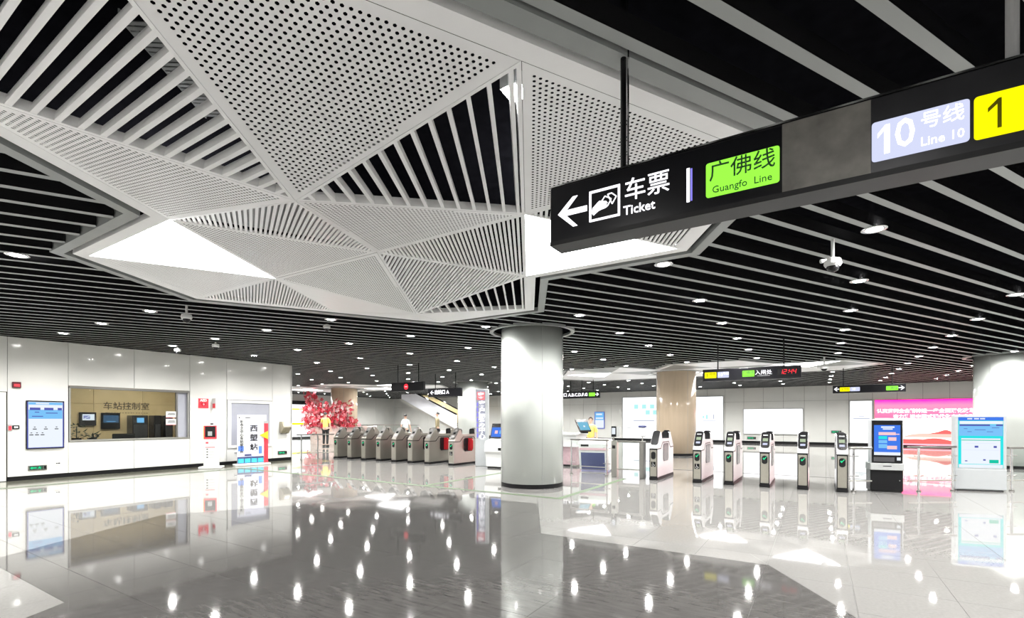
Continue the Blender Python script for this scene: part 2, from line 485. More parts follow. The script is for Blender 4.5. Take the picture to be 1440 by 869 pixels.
def barred(root, pts, ang, pitch, width, depth, open_=True, backing=None, phase=0.5):
    Mx = basis(*pts); t = ccw([to2(Mx, p) for p in pts])
    head = bpy.data.objects.new('slatted_panel', None); C.objects.link(head); head.parent = root
    rimw = 0.028
    ins = inset(t, rimw)
    bm = bmesh.new()
    for k in range(3):                                   # rim: three mitred strips with an upstand
        q = [t[k], t[(k + 1) % 3], ins[(k + 1) % 3], ins[k]]
        prism_xy(bm, q, 0, 0.07 if open_ else 0.02)
    bm.transform(Mx); obj('rim', bm, M_white, head)
    d3 = Vector((math.cos(R(ang)), math.sin(R(ang)), 0)); d = (Mx.to_3x3().inverted() @ d3).xy.normalized()
    nrm = Vector((-d.y, d.x)); vals = [nrm.dot(Vector(p)) for p in t]
    v = min(vals) + pitch * phase
    while v < max(vals):
        c0 = nrm * v
        strip_ = [tuple(c0 - d * 9 - nrm * width / 2), tuple(c0 + d * 9 - nrm * width / 2), tuple(c0 + d * 9 + nrm * width / 2), tuple(c0 - d * 9 + nrm * width / 2)]
        q = clip(ccw(strip_), ins)
        if q and area(q) > width * width * 0.6:
            b2 = prism_xy(bmesh.new(), q, 0.001, depth); b2.transform(Mx)
            obj('bar', b2, M_white, head)
        v += pitch
    if backing:
        b3 = prism_xy(bmesh.new(), ins, 0.05, 0.055); b3.transform(Mx); obj('backing', b3, backing, head)
    return head
def surround(root, poly, margin=0.13, gap=0.20, outer=0.31, zt=H):
    a, b, c = poly, outset(poly, margin), outset(poly, outer)
    g = outset(poly, gap); n = len(poly)
    bm = bmesh.new()
    for k in range(n):
        prism_xy(bm, [a[k], a[(k + 1) % n], b[(k + 1) % n], b[k]][::-1], zt, zt + 0.06)
    obj('margin', bm, M_white, root)
    bm = bmesh.new()
    for k in range(n):
        prism_xy(bm, [b[k], b[(k + 1) % n], g[(k + 1) % n], g[k]][::-1], zt + 0.061, zt + 0.08)
    obj('shadow_gap', bm, M_black, root)
    for k in range(n):
        bm = prism_xy(bmesh.new(), [g[k], g[(k + 1) % n], c[(k + 1) % n], c[k]][::-1], zt - 0.012, zt + 0.12)
        obj('frame_bar', bm, M_frame, root)
feat = thing('ceiling_feature', 'large white faceted ceiling feature of perforated and slatted triangles near the hanging sign', 'ceiling panel')
N = dict(c1=node(0, 0), v1=node(2, 0), c3=node(-2, 0), lt=node(-1, -1), c2=node(1, -1, LO), v0=node(3, -1), v2=node(1, 1), b3=node(-1, 1, LO), lt2=node(-3, -1),
         bl=node(-4, 0), b2=node(-3, 1), b4=node(-2, 2), b5=node(0, 2), r1=node(4, 0), r2=node(3, 1), u0=node(0, -2), u1=node(2, -2))
def tri(s): return [N[k] for k in s.split()]
perforated(feat, tri('u1 v0 c2'), 0.0415, 0.0112, 0.045)
perforated(feat, tri('lt c2 u0'), 0.038, 0.0108, 0.05)
perforated(feat, tri('c1 v1 c2'), 0.037, 0.0108, 0.035)
perforated(feat, tri('c1 c3 lt'), 0.037, 0.0108, 0.035)
perforated(feat, tri('c1 c3 b3'), 0.037, 0.0108, 0.035)
perforated(feat, tri('lt2 c3 bl'), 0.037, 0.0075, 0.05)
perforated(feat, tri('v0 r1 v1'), 0.0415, 0.0112, 0.045)
barred(feat, tri('v1 r1 r2'), 120, 0.050, 0.028, 0.015, False)
barred(feat, tri('c1 v1 v2'), 120, 0.047, 0.027, 0.018, False)
barred(feat, tri('c1 v2 b3'), 150, 0.047, 0.028, 0.018, False)
barred(feat, tri('lt c1 c2'), 150, 0.044, 0.025, 0.015, False, M_plastic_g)
barred(feat, tri('bl c3 b2'), 150, 0.044, 0.025, 0.015, False, M_plastic_g)
barred(feat, tri('u0 u1 c2'), 0, 0.099, 0.030, 0.065, True)
barred(feat, tri('v0 v1 c2'), 120, 0.131, 0.028, 0.07, True, phase=0.45)
barred(feat, tri('v2 b5 b3'), 120, 0.131, 0.026, 0.05, True)
for s in ('c3 b3 b2', 'b2 b3 b4', 'b3 b5 b4'): tri_panel(feat, 'plain_panel', tri(s), M_white)
for s in ('lt c3 lt2', 'v1 r2 v2'): tri_panel(feat, 'light_panel', tri(s), G_panel)
surround(feat, POLYS[0])
# smaller-looking features further away around the beige columns
def far_feature(label, sh, zdip):
    t = thing('ceiling_feature', label, 'ceiling panel')
    poly = POLYS[1] if sh == 0 else POLYS[2]
    kinds = ['plain', 'grey', 'plain', 'light', 'plain', 'grey', 'plain', 'plain']
    q = 0
    for b in range(8, 11):
        for a in range(-7, 8):
            if (a + b) % 2: continue
            for tr in (((a, b), (a + 2, b), (a + 1, b + 1)), ((a, b), (a + 1, b + 1), (a - 1, b + 1))):
                cx = sum(x for x, y in tr) / 3; cy = sum(y for x, y in tr) / 3
                c = node(cx + sh, cy)
                if not inside(c.x, c.y, poly): continue
                pts = [node(x + sh, y, H - (zdip if (x * 7 + y * 3) % 4 == 1 else 0)) for x, y in tr]
                q += 1; k = kinds[(q * 5) % 8]
                if k == 'light': tri_panel(t, 'light_panel', pts, G_panel)
                else: tri_panel(t, 'plain_panel', pts, M_white if k == 'plain' else M_frame)
    surround(t, poly)
far_feature('white faceted ceiling feature around the top of the beige column behind the gates', 0, 0.14)
far_feature('white faceted ceiling feature above the column with red blossom', -20, 0.14)
# bright service lamp and cable tray seen through the open triangles
t = thing('service_lamp', 'small bright square lamp inside the open triangle of the ceiling feature', 'lamp', (-1.60, 2.60, 3.47))
obj('housing', B((-0.07, 0.07, -0.07, 0.07, 0.02, 0.10)), M_plastic_w, t)
obj('lens', B((-0.055, 0.055, -0.055, 0.055, 0.0, 0.02)), glow('service_lens', (1, 1, 1), 30), t)
obj('hanger', tube(bmesh.new(), [(0, 0, 0.10), (0, 0, 0.93)], 0.008), M_plastic_b, t)
t = thing('cable_tray', 'grey perforated cable tray above the open slats of the ceiling feature', 'tray', (-3.84, 1.73, 3.90), R(127))
bm = bmesh.new()
for k in range(22): box(bm, -0.48 + k * 0.044, -0.45 + k * 0.044, -0.10, 0.10, 0, 0.006)
obj('tray_bottom', bm, M_frame, t)
obj('tray_rail', B((-0.5, 0.5, -0.11, -0.10, 0, 0.06)), M_frame, t); obj('tray_rail', B((-0.5, 0.5, 0.10, 0.11, 0, 0.06)), M_frame, t)
for x in (-0.4, 0.4): obj('hanger', tube(bmesh.new(), [(x, 0, 0.006), (x, 0, 0.50)], 0.006), M_plastic_b, t)

# ------------------------------------------------------------------ downlights
def make_lamp():
    t = thing('downlight', 'round white downlight fixed under the dark slatted ceiling', 'downlight', (0, 0, H), 0, 'downlights of the slatted ceiling')
    bm = lathe(bmesh.new(), [(0.075, -0.008), (0.09, -0.014), (0.112, -0.011), (0.118, 0.0), (0.075, 0.0)], 20, cap=False)
    obj('ring', bm, M_chrome, t, True)
    bm = bmesh.new(); v = [bm.verts.new((0.075 * math.cos(2 * math.pi * k / 10), 0.075 * math.sin(2 * math.pi * k / 10), -0.009)) for k in range(10)]
    bm.faces.new(v[::-1]); obj('lens', bm, G_lamp, t)
    ld = bpy.data.lights.new('beam', 'SPOT'); ld.energy = LAMP_WATTS; ld.spot_size = R(160); ld.spot_blend = 1.0; ld.shadow_soft_size = 0.06; ld.color = (1, 0.985, 0.955)
    b_ = bpy.data.objects.new('beam', ld); C.objects.link(b_); b_.parent = t; b_.location = (0, 0, -0.07)
    return t
lamp0 = make_lamp(); first = True; nl = 0; rows = {}
inn = [outset(p, 0.45) for p in POLYS]
for i in range(-15, 5):
    for j in range(-6, 13):
        x, y = 0.43 + 2.13 * i, 6.25 + 2.2 * j
        if not (XL + 1 < x < XR - 0.5 and YN + 0.5 < y < YF - 1): continue
        if any(inside(x, y, p) for p in inn): continue
        if any(math.hypot(x - cx, y - cy) < r + 0.45 for cx, cy, r, m in COLS): continue
        if WX - 4.4 < x < WX + 0.3 and 1.7 < y < WY + 0.2: continue
        if x < WX and y < 2: continue
        if abs(x - 0.43) < 0.2 and 1 < y < 3: continue          # the big sign hangs here
        if cam_depth(x, y) < -5: continue
        # slat under which the lamp is screwed
        v = SP.dot(Vector((x, y))); k = round((v - 1.595) / PITCH); dv = 1.595 + PITCH * k - v
        if abs(dv) > 0.06: dv = math.copysign(0.06, dv)
        x, y = x + SP.x * dv, y + SP.y * dv
        o = lamp0 if first else copy_tree(lamp0); first = False; nl += 1
        o.location = (x, y, H)
        rows.setdefault(i, []).append((y, o, seen(x, y, H)))
ORD = 'first second third fourth fifth sixth seventh eighth ninth tenth eleventh twelfth thirteenth fourteenth fifteenth sixteenth'.split()
ROWN = {0: 'in the row passing over the last right-hand gate', 1: 'in the row passing over the black ticket kiosk', 2: 'in the row passing over the information totem', 3: 'in the row just right of the totem', 4: 'in the row nearest the right wall',
        -1: 'in the row passing over the third right-hand gate', -2: 'in the row just right of the white column', -3: 'in the row just left of the white column', -4: 'in the row passing over the ticket console', -5: 'in the row over the right end of the left-hand gates',
        -6: 'in the row over the middle of the left-hand gates', -7: 'in the row over the left end of the left-hand gates', -8: 'in the row level with the left wall face'}
for i, row in rows.items():
    row.sort(key=lambda q: q[0]); n_ = 0
    nm = ROWN.get(i, f'in the {ORD[-9 - i]} row beyond the left wall corner' if i < -8 else '')
    for y, o, vis in row:
        if vis: o['label'] = f'{ORD[n_]} nearest round downlight {nm}'; n_ += 1
        else: o['label'] = 'round white downlight of the ceiling grid outside the picture'
print('downlights', nl, 'slats', len(segs))

# ------------------------------------------------------------------ walls
def panels(par, cells, y, m, t=0.03, g=0.004):
    for x0, x1, z0, z1 in cells:
        obj('wall_panel', bevel(B((x0 + g, x1 - g, y - t, y, z0 + g, z1 - g)), 0.003, 1), m, par)
# left wall with the control-room window: local x = world Y, local -y = world +X
WB = 0.10
wl = struct('wall_left', B((-8, 2.0, 0.03, 0.2, 0, 3.4), (2.0, 4.58, 0.03, 0.2, 0, 3.4), (4.58, 7.40, 0.03, 0.2, 0, 0.88), (4.58, 7.40, 0.03, 0.2, 2.32, 3.4), (7.40, WY, 0.03, 0.2, 0, 3.4)), M_ink)
wl.location = (WX, 0, 0); wl.rotation_euler = (0, 0, R(90))
def onwall(name, label, cat, y, z, group=None): return thing(name, label, cat, (WX, y, z), R(90), group)
panels(wl, [(-7.6, -6.1, WB, H), (-6.1, -4.6, WB, H), (-4.6, -3.1, WB, H), (-3.1, -1.6, WB, H), (-1.6, -0.1, WB, H), (-0.1, 1.4, WB, H), (1.4, 2.42, WB, H), (2.42, 3.48, 2.10, H), (3.48, 4.58, WB, H), (4.58, 5.99, 2.31, H), (5.99, 7.41, 2.31, H),
            (4.58, 5.99, WB, 0.885), (5.99, 7.41, WB, 0.885), (7.41, 8.50, WB, H), (8.50, 10.05, 2.09, H), (8.50, 10.05, WB, 0.53), (10.05, WY, WB, H)], 0.03, M_enamel)
bl_ = struct('baseboard_left', B((-7.6, 2.42, 0.0, 0.028, 0, WB), (3.48, WY, 0.0, 0.028, 0, WB)), M_blackbase)
bl_.location = wl.location; bl_.rotation_euler = wl.rotation_euler
dr = struct('door_1', bevel(B((2.44, 3.46, 0.0, 0.028, 0.01, 2.09)), 0.003, 1), M_enamel); dr.location = wl.location; dr.rotation_euler = wl.rotation_euler
obj('door_handle', tube(bmesh.new(), [(3.30, 0.0, 1.02), (3.30, -0.05, 1.02), (3.18, -0.05, 1.02)], 0.011), M_steel_d, dr)
# end face of that wall and the return wall behind it
we = struct('wall_return', B((-34, WX, WY, WY + 0.02, 0, H), (WX - 0.2, WX, WY - 0.03, WY, 0, H)), M_enamel)
# window
wn = struct('window_1'); wn.location = wl.location; wn.rotation_euler = wl.rotation_euler
obj('window_frame', B((4.59, 4.625, -0.005, 0.15, 0.93, 2.25), (7.345, 7.39, -0.005, 0.15, 0.93, 2.25)), M_steel, wn)
obj('window_head', B((4.59, 7.39, -0.012, 0.15, 2.25, 2.305)), M_steel_d, wn)
obj('window_sill', B((4.59, 7.39, -0.02, 0.15, 0.888, 0.93)), M_steel, wn)
for a, b in ((4.625, 6.0), (6.004, 7.05)): obj('window_pane', B((a, b, 0.06, 0.068, 0.93, 2.25)), M_glass, wn)
obj('window_mullion', B((7.05, 7.10, 0.04, 0.10, 0.93, 2.25)), M_steel_d, wn)
obj('window_pane', B((7.10, 7.345, 0.06, 0.068, 0.93, 2.25)), M_greyglass, wn)
mat('sign_ghost', (0.09, 0.07, 0.04), 0.5, noise=0.1)
# control room
RX = -19.6
cr_ = struct('wall_control_room', B((RX - 0.1, RX, 2.2, 10.2, 0, 2.9), (RX, WX - 0.21, 2.1, 2.2, 0, 2.9), (RX, WX - 0.21, 10.2, 10.3, 0, 2.9)), M_wood)
for k in range(6): obj('wall_panel', bevel(B((RX, RX + 0.02, 2.2 + 1.33 * k + 0.005, 2.2 + 1.33 * (k + 1) - 0.005, 0.05, 1.95)), 0.003, 1), M_wood, cr_)
for k in range(6): obj('wall_panel', bevel(B((RX, RX + 0.02, 2.2 + 1.33 * k + 0.005, 2.2 + 1.33 * (k + 1) - 0.005, 1.96, 2.85)), 0.003, 1), M_wood, cr_)
t = txt('车站控制室', 0.26, MATS['sign_ghost'], cr_, (RX + 0.022, 7.08, 1.88), R(90), bold=0.004)
for k in range(16): obj('text_or_ghost_line', B((RX + 0.02, RX + 0.023, 6.5 + 0.075 * k, 6.5 + 0.075 * k + random.uniform(0.035, 0.06), 1.66, 1.68)), MATS['sign_ghost'], cr_)  # dashes painted as the ghost shadow line beneath the lettering
struct('ceiling_control_room', B((RX - 0.1, WX - 0.21, 2.1, 10.3, 2.9, 2.96)), mat('room_ceiling', (0.7, 0.66, 0.56), 0.6, noise=0.03))
t = thing('room_fill_light', 'unseen ceiling strip added to light the control room', 'light', (-17.9, 7.0, 2.9), R(90))  # added lamp, out of view, that brightens the control room
obj('housing', B((-1.5, 1.5, -0.1, 0.1, -0.05, 0)), M_plastic_w, t); obj('diffuser', B((-1.47, 1.47, -0.08, 0.08, -0.06, -0.05)), glow('room_fill_glow', (1, 0.93, 0.78), 26), t)
desk = thing('control_desk', 'long black desk along the control room window', 'desk', (-17.3, 6.0, 0), R(90))
obj('desk_top', B((-1.6, 1.6, -0.35, 0.35, 0.74, 0.78)), M_plastic_b, desk)
for x in (-1.5, 1.5): obj('leg', B((x - 0.03, x + 0.03, -0.3, 0.3, 0, 0.74)), M_plastic_b, desk)
def wallscreen(label, y, z, w, h, bits):
    t = thing('monitor', label, 'screen', (RX + 0.02, y, z), R(90))
    obj('casing', bevel(B((-w / 2, w / 2, -0.07, 0, -h / 2, h / 2)), 0.008, 1), M_plastic_b, t)
    for n_, rl, m in bits: rects(n_, rl, -0.07, m, t)
wallscreen('small black wall screen with a pale picture, leftmost in the control room', 6.03, 1.47, 0.42, 0.42, [('picture', [(-0.14, 0.16, -0.04, 0.15)], G_pale), ('window_graphic', [(-0.12, 0.05, 0.0, 0.11)], G_navy)])
wallscreen('black wall cabinet screen with dim blue window under the dark lettering', 6.62, 1.41, 0.50, 0.52, [('picture', [(-0.2, 0.2, -0.06, 0.18)], G_dimb), ('picture_bar', [(-0.12, 0.12, -0.03, -0.01)], G_sky)])
def cabinet(label, y, w, h, scr):
    t = thing('equipment_cabinet', label, 'cabinet', (RX + 0.25, y, 0), R(90))
    obj('body', bevel(B((-w / 2, w / 2, -0.22, 0.22, 0, h)), 0.01, 1), M_plastic_b, t)
    obj('door', B((-w / 2 + 0.03, w / 2 - 0.03, -0.235, -0.22, 0.1, h - 0.3)), mat('cabinet_door', (0.03, 0.032, 0.035), 0.3, noise=0.1), t)
    if scr: rects('screen', [(-w * 0.22, w * 0.24, h - 0.24, h - 0.08)], -0.22, G_sky, t)
cabinet('black equipment cabinet with a small lit blue screen in the control room', 7.29, 0.44, 1.59, True)
cabinet('narrow black cabinet right of the one with the blue screen', 7.80, 0.21, 1.59, False)
cabinet('black cabinet at the right end of the control room window', 8.14, 0.24, 1.59, False)
t = thing('office_chair', 'black office chair behind the control room sill', 'chair', (-17.95, 6.45, 0), R(80))
obj('seat', bevel(B((-0.26, 0.26, -0.26, 0.26, 0.44, 0.52)), 0.03), M_plastic_b, t); obj('backrest', bevel(B((-0.28, 0.28, 0.22, 0.28, 0.55, 1.02)), 0.025), M_plastic_b, t)
obj('post', tube(bmesh.new(), [(0, 0, 0.05), (0, 0, 0.44)], 0.03), M_steel_d, t)
for k in range(5): obj('leg', tube(bmesh.new(), [(0, 0, 0.08), (0.28 * math.cos(k * 1.257), 0.28 * math.sin(k * 1.257), 0.02)], 0.018), M_plastic_b, t)
def plant(label, x, y, z, h, w):
    t = thing('potted_plant', label, 'plant', (x, y, z))
    obj('pot', lathe(bmesh.new(), [(0.08, 0), (0.11, 0.16), (0.10, 0.16), (0.09, 0.13)], 14), M_plastic_b, t)
    for k in range(34):
        a = random.uniform(0, 6.28); rr = random.uniform(0.02, w); zz = random.uniform(0.16, h)
        bm = bmesh.new(); L = random.uniform(0.08, 0.15); tl = random.uniform(-0.4, 0.9)
        pts = [(0, 0, 0), (L * 0.5, L * 0.25, 0.01), (L, 0, L * tl), (L * 0.5, -L * 0.25, 0.01)]
        vs = [bm.verts.new(p) for p in pts]; bm.faces.new(vs[:3]); bm.faces.new((vs[0], vs[2], vs[3]))
        bm.transform(Matrix.Translation((rr * math.cos(a) * 0.6, rr * math.sin(a) * 0.6, zz)) @ Matrix.Rotation(a, 4, 'Z'))
        obj('leaf', bm, M_leaf, t)
    obj('stem', tube(bmesh.new(), [(0, 0, 0.13), (0.01, 0, h * 0.8)], 0.012, 6), M_leaf, t)
plant('tall dark leafy plant at the left end of the control room sill', -17.25, 5.08, 0.78, 0.60, 0.22)
plant('low dark leafy plant lying beside the tall one behind the window', -17.25, 5.42, 0.78, 0.28, 0.16)
for z, lab in ((1.62, 'upper white notice hung on the control room glass'), (1.40, 'lower white notice hung on the control room glass')):
    t = onwall('notice', lab, 'notice', 6.93, z - 0.02)
    obj('card', B((-0.14, 0.14, 0.045, 0.052, -0.09, 0.09)), M_plastic_w, t)
    rects('print_line', [(-0.1, 0.1, -0.01, 0.01), (-0.08, 0.09, 0.025, 0.04)], 0.045, M_ink, t, 0.001)
    rects('print_bar', [(-0.14, 0.14, -0.09, -0.08)], 0.045, M_redp, t, 0.001)

# framed glass display recess on the left wall
fr = onwall('display_case', 'empty wall display case with grey glass behind the station name board', 'display case', 9.27, 0.53)
obj('frame', B((-0.76, 0.76, -0.03, 0.03, 0.0, 0.09), (-0.76, 0.76, -0.03, 0.03, 1.46, 1.55), (-0.76, -0.64, -0.03, 0.03, 0.09, 1.46), (0.66, 0.76, -0.03, 0.03, 0.09, 1.46)), M_enamel, fr)
obj('glass', B((-0.64, 0.66, 0.0, 0.02, 0.09, 1.46)), M_greyglass, fr)

# information screen on the left wall
t = onwall('information_screen', 'large lit portrait information screen on the white wall left of the control room window', 'screen', 4.14, 0.74)
obj('bezel', bevel(B((-0.35, 0.35, -0.05, -0.004, 0, 1.17)), 0.006, 1), M_plastic_b, t)
rects('screen_white', [(-0.32, 0.32, 0.03, 1.14)], -0.05, G_pale, t)
rects('screen_header', [(-0.31, 0.31, 0.73, 0.95)], -0.053, G_sky, t)
rects('screen_top_bar', [(-0.31, 0.31, 1.07, 1.13)], -0.053, G_sky, t)
rects('screen_title', [(-0.18, 0.06, 1.085, 1.115)], -0.056, G_pale, t)
rects('screen_banner', [(-0.29, -0.10, 0.94, 1.0), (-0.03, 0.14, 0.94, 1.0), (0.22, 0.30, 0.94, 1.0)], -0.056, G_navy, t)
rects('screen_border', [(0.315, 0.335, 0.03, 1.14), (-0.335, -0.315, 0.03, 1.14), (-0.335, 0.335, 0.02, 0.035)], -0.052, G_navy, t)
rects('screen_print', [(x - 0.035, x + 0.035, z, z + 0.022) for x, z in ((-0.2, 0.47), (0.0, 0.47), (0.2, 0.47), (-0.26, 0.33), (-0.16, 0.33), (-0.06, 0.33))] + [(x - 0.015, x + 0.015, z, z + 0.018) for x, z in ((-0.2, 0.52), (0.0, 0.52), (0.2, 0.52), (-0.26, 0.38), (-0.16, 0.38), (-0.06, 0.38))], -0.053, M_ink, t, 0.001)
rects('screen_haze', [(-0.25, -0.05, 0.78, 0.80), (0.0, 0.22, 0.86, 0.88), (-0.2, -0.12, 0.88, 0.90)], -0.056, G_navy, t, 0.001)

def exit_sign(label, loc, rotz, w=0.34, h=0.12, group=None):
    t = thing('exit_sign', label, 'exit sign', loc, rotz, group)
    obj('frame', bevel(B((-w / 2, w / 2, -0.02, 0, -h / 2, h / 2)), 0.004, 1), M_steel_d, t)
    rects('lit_panel', [(-w * 0.44, w * 0.30, -h * 0.36, h * 0.36)], -0.02, mat('exit_dark', (0.01, 0.05, 0.03), 0.4, noise=0.1), t, 0.002)
    bm = bmesh.new()
    prism_xz(bm, [(-w * 0.40, 0), (-w * 0.28, h * 0.28), (-w * 0.28, h * 0.10), (-w * 0.06, h * 0.10), (-w * 0.06, -h * 0.10), (-w * 0.28, -h * 0.10), (-w * 0.28, -h * 0.28)], -0.026, -0.022)
    obj('arrow', bm, G_greenlamp, t)
    bm = bmesh.new(); x = w * 0.10
    tube(bm, [(x, -0.025, h * 0.28), (x + 0.001, -0.025, h * 0.30)], h * 0.08, 8)
    tube(bm, [(x - 0.004, -0.025, h * 0.2), (x + 0.004, -0.025, -h * 0.04)], h * 0.075, 6)
    tube(bm, [(x + 0.004, -0.025, -h * 0.02), (x - h * 0.2, -0.025, -h * 0.14), (x - h * 0.2, -0.025, -h * 0.32)], h * 0.05, 6)
    tube(bm, [(x + 0.004, -0.025, -h * 0.02), (x + h * 0.18, -0.025, -h * 0.3)], h * 0.05, 6)
    tube(bm, [(x - h * 0.22, -0.025, h * 0.02), (x, -0.025, h * 0.15), (x + h * 0.22, -0.025, h * 0.02)], h * 0.045, 6)
    obj('running_figure', bm, G_greenlamp, t)
    obj('lamp_window', B((w * 0.33, w * 0.46, -0.024, -0.02, -h * 0.32, h * 0.32)), M_plastic_b, t)
exit_sign('green running-figure exit sign low on the left wall under the information screen', (WX, 4.0, 0.28), R(90))
exit_sign('green running-figure exit sign low on the wall beside the station name board', (WX, 10.42, 0.28), R(90))
t = onwall('fire_alarm', 'small dark red fire alarm high on the left wall', 'alarm', 3.63, 2.27)
obj('box', bevel(B((-0.075, 0.075, -0.05, 0, -0.07, 0.07)), 0.008, 1), mat('dark_red', (0.10, 0.005, 0.015), 0.35, noise=0.1), t); rects('strobe', [(-0.05, 0.05, -0.04, 0.02)], -0.05, M_redp, t, 0.01)
t = onwall('door_button', 'small black access button on the white wall beside the door', 'button', 3.62, 1.27)
obj('plate', bevel(B((-0.06, 0.06, -0.03, 0, -0.045, 0.045)), 0.006, 1), M_plastic_b, t); rects('button', [(-0.035, 0.035, -0.02, 0.02)], -0.03, M_plastic_w, t, 0.006)
t = onwall('call_point', 'narrow red and grey call point on the panel joint by the door', 'call point', 3.52, 1.26)
obj('plate', bevel(B((-0.035, 0.035, -0.02, 0, -0.08, 0.08)), 0.004, 1), M_plastic_g, t); rects('glass', [(-0.025, 0.025, -0.06, 0.04)], -0.02, M_redp, t, 0.004)
for y, z, lab in ((4.38, 0.36, 'white power socket low on the wall beside the exit sign'), (8.78, 0.36, 'white power socket low on the wall below the display case')):
    t = onwall('wall_socket', lab, 'socket', y, z)
    obj('plate', bevel(B((-0.05, 0.05, -0.012, 0, -0.04, 0.04)), 0.004, 1), M_plastic_w, t); rects('slot', [(-0.035, -0.012, -0.01, 0.015), (0.0, 0.035, -0.01, 0.015)], -0.012, M_ink, t)
# AED signs
def aed(t, w, heart=True):
    obj('board', bevel(B((-w / 2, w / 2, -0.015, 0, -w / 2, w / 2)), 0.004, 1), M_redp, t)
    txt('AED', w * 0.34, M_plastic_w, t, (0, -0.0165, w * 0.30), bold=0.006)
    bm = bmesh.new(); pts = []
    for k in range(24):
        a = 2 * math.pi * k / 24
        pts.append((0.0145 * w * 16 * math.sin(a) ** 3 * 1.2, w * (-0.10) + 0.0145 * w * 1.2 * (13 * math.cos(a) - 5 * math.cos(2 * a) - 2 * math.cos(3 * a) - math.cos(4 * a))))
    prism_xz(bm, pts[::-1], -0.019, -0.015); obj('heart', bm, mat('heart_red', (0.5, 0.0, 0.02), 0.4, noise=0.05), t)
    prism = prism_xz(bmesh.new(), [(-0.02, -0.01 - w * 0.1), (0.012, -0.01 - w * 0.1), (0.0, -0.06 - w * 0.1), (0.03, 0.015 - w * 0.1), (0.0, 0.015 - w * 0.1), (0.012, 0.06 - w * 0.1)], -0.023, -0.019)
    obj('bolt', prism, M_plastic_w, t)
t = onwall('defibrillator_sign', 'red square sign with a heart on the white wall above the emergency stand', 'sign', 7.79, 1.95); aed(t, 0.30)
obj('white_edge', B((-0.16, 0.16, -0.012, 0.0, -0.16, 0.16)), M_plastic_w, t)
t = thing('side_sign', 'narrow red and white sign standing off the wall beside the heart sign', 'sign', (WX + 0.10, 8.06, 1.95), R(90))
obj('board', B((-0.006, 0.006, -0.10, 0.10, -0.16, 0.16)), M_plastic_w, t)
obj('print', B((-0.008, -0.006, -0.08, 0.08, -0.14, 0.0)), M_redp, t)
# emergency stand
t = thing('emergency_stand', 'slim white emergency cabinet on a base plate with a red-edged window', 'cabinet', (-15.35, 7.66, 0), R(50))
obj('base', bevel(B((-0.30, 0.30, -0.20, 0.20, 0, 0.06)), 0.01, 1), M_plastic_w, t)
obj('body', bevel(B((-0.18, 0.18, -0.13, 0.13, 0.06, 1.30)), 0.012, 1), M_plastic_w, t)
obj('window_edge', B((-0.165, 0.165, -0.142, -0.13, 0.88, 1.27)), M_redp, t)
obj('window_pane', B((-0.135, 0.135, -0.148, -0.142, 0.93, 1.25)), M_plastic_b, t)
obj('device', bevel(B((-0.06, 0.05, -0.154, -0.148, 0.97, 1.10)), 0.003, 1), M_plastic_g, t)
obj('yellow_edge', B((-0.178, -0.165, -0.140, -0.13, 0.88, 1.27)), G_yellow, t)
rects('print_heart', [(-0.12, -0.05, 0.74, 0.79)], -0.13, M_redp, t); rects('print_bar', [(-0.13, 0.12, 0.62, 0.64)], -0.13, M_redp, t)
rects('print_line', [(-0.10, -0.06, 0.56 - 0.08 * k, 0.59 - 0.08 * k) for k in range(4)], -0.13, M_ink, t)
rects('print_text', [(-0.03, 0.10, 0.565 - 0.08 * k, 0.575 - 0.08 * k) for k in range(4)] + [(0.0, 0.1, 0.76, 0.77)], -0.13, M_plastic_g, t)
obj('side_print', B((-0.183, -0.18, -0.05, 0.08, 0.10, 0.36)), M_redp, t)
obj('lamp', B((-0.02, 0.05, -0.05, 0.02, 1.30, 1.34)), M_plastic_b, t)
# station name board
t = thing('station_name_board', 'freestanding white station name board with red pole and yellow marker', 'board', (-15.3, 8.86, 0), R(75))
obj('base', bevel(B((-0.52, 0.52, -0.16, 0.16, 0, 0.06)), 0.01, 1), M_plastic_w, t)
obj('board', B((-0.42, 0.42, -0.02, 0.02, 0.06, 1.60)), mat('board_pale', (0.72, 0.74, 0.86), 0.3, noise=0.03), t)
obj('print_column', B((-0.42, -0.22, -0.023, -0.02, 0.42, 1.55)), M_plastic_w, t)
for k, ch in enumerate('西塱站'): txt(ch, 0.235, M_ink, t, (0.05, -0.0225, 1.16 - 0.30 * k), bold=0.006)
for k, ch in enumerate('城市之中心车站服务台'): txt(ch, 0.105, M_ink, t, (-0.30, -0.0255, 1.38 - 0.105 * k), bold=0.002)
rects('print_top', [(-0.38, -0.35, 1.49, 1.53), (-0.20, -0.05, 1.50, 1.52)], -0.024, M_ink, t)
rects('print_blue', [(-0.40, -0.24, 0.46, 0.62), (0.19, 0.29, 0.36, 0.60), (-0.02, 0.0, 0.26, 0.30)], -0.0235, mat('print_blue', (0.10, 0.22, 0.75), 0.4, noise=0.1), t)
rects('print_label', [(-0.22, -0.02, 0.30, 0.36)], -0.024, INK_BLUE, t)
rects('print_band', [(-0.42, 0.34, 0.07, 0.28)], -0.0225, INK_BLUE, t)
rects('print_city', [(-0.40 + 0.19 * k, -0.24 + 0.19 * k, 0.09, 0.22) for k in range(4)], -0.0255, mat('print_cyan', (0.05, 0.45, 0.65), 0.4, noise=0.1), t)
obj('pole', bevel(B((0.35, 0.47, -0.05, 0.01, 0.06, 1.38)), 0.005, 1), M_redp, t)
obj('pole_cap', B((0.345, 0.475, -0.055, 0.015, 1.33, 1.41)), M_plastic_g, t)
bm = prism_xz(bmesh.new(), [(0.20, 0.95), (0.46, 0.82), (0.46, 1.08)], -0.075, -0.05)
obj('marker', bm, mat('marker_yellow', (0.85, 0.55, 0.02), 0.4, noise=0.05), t)
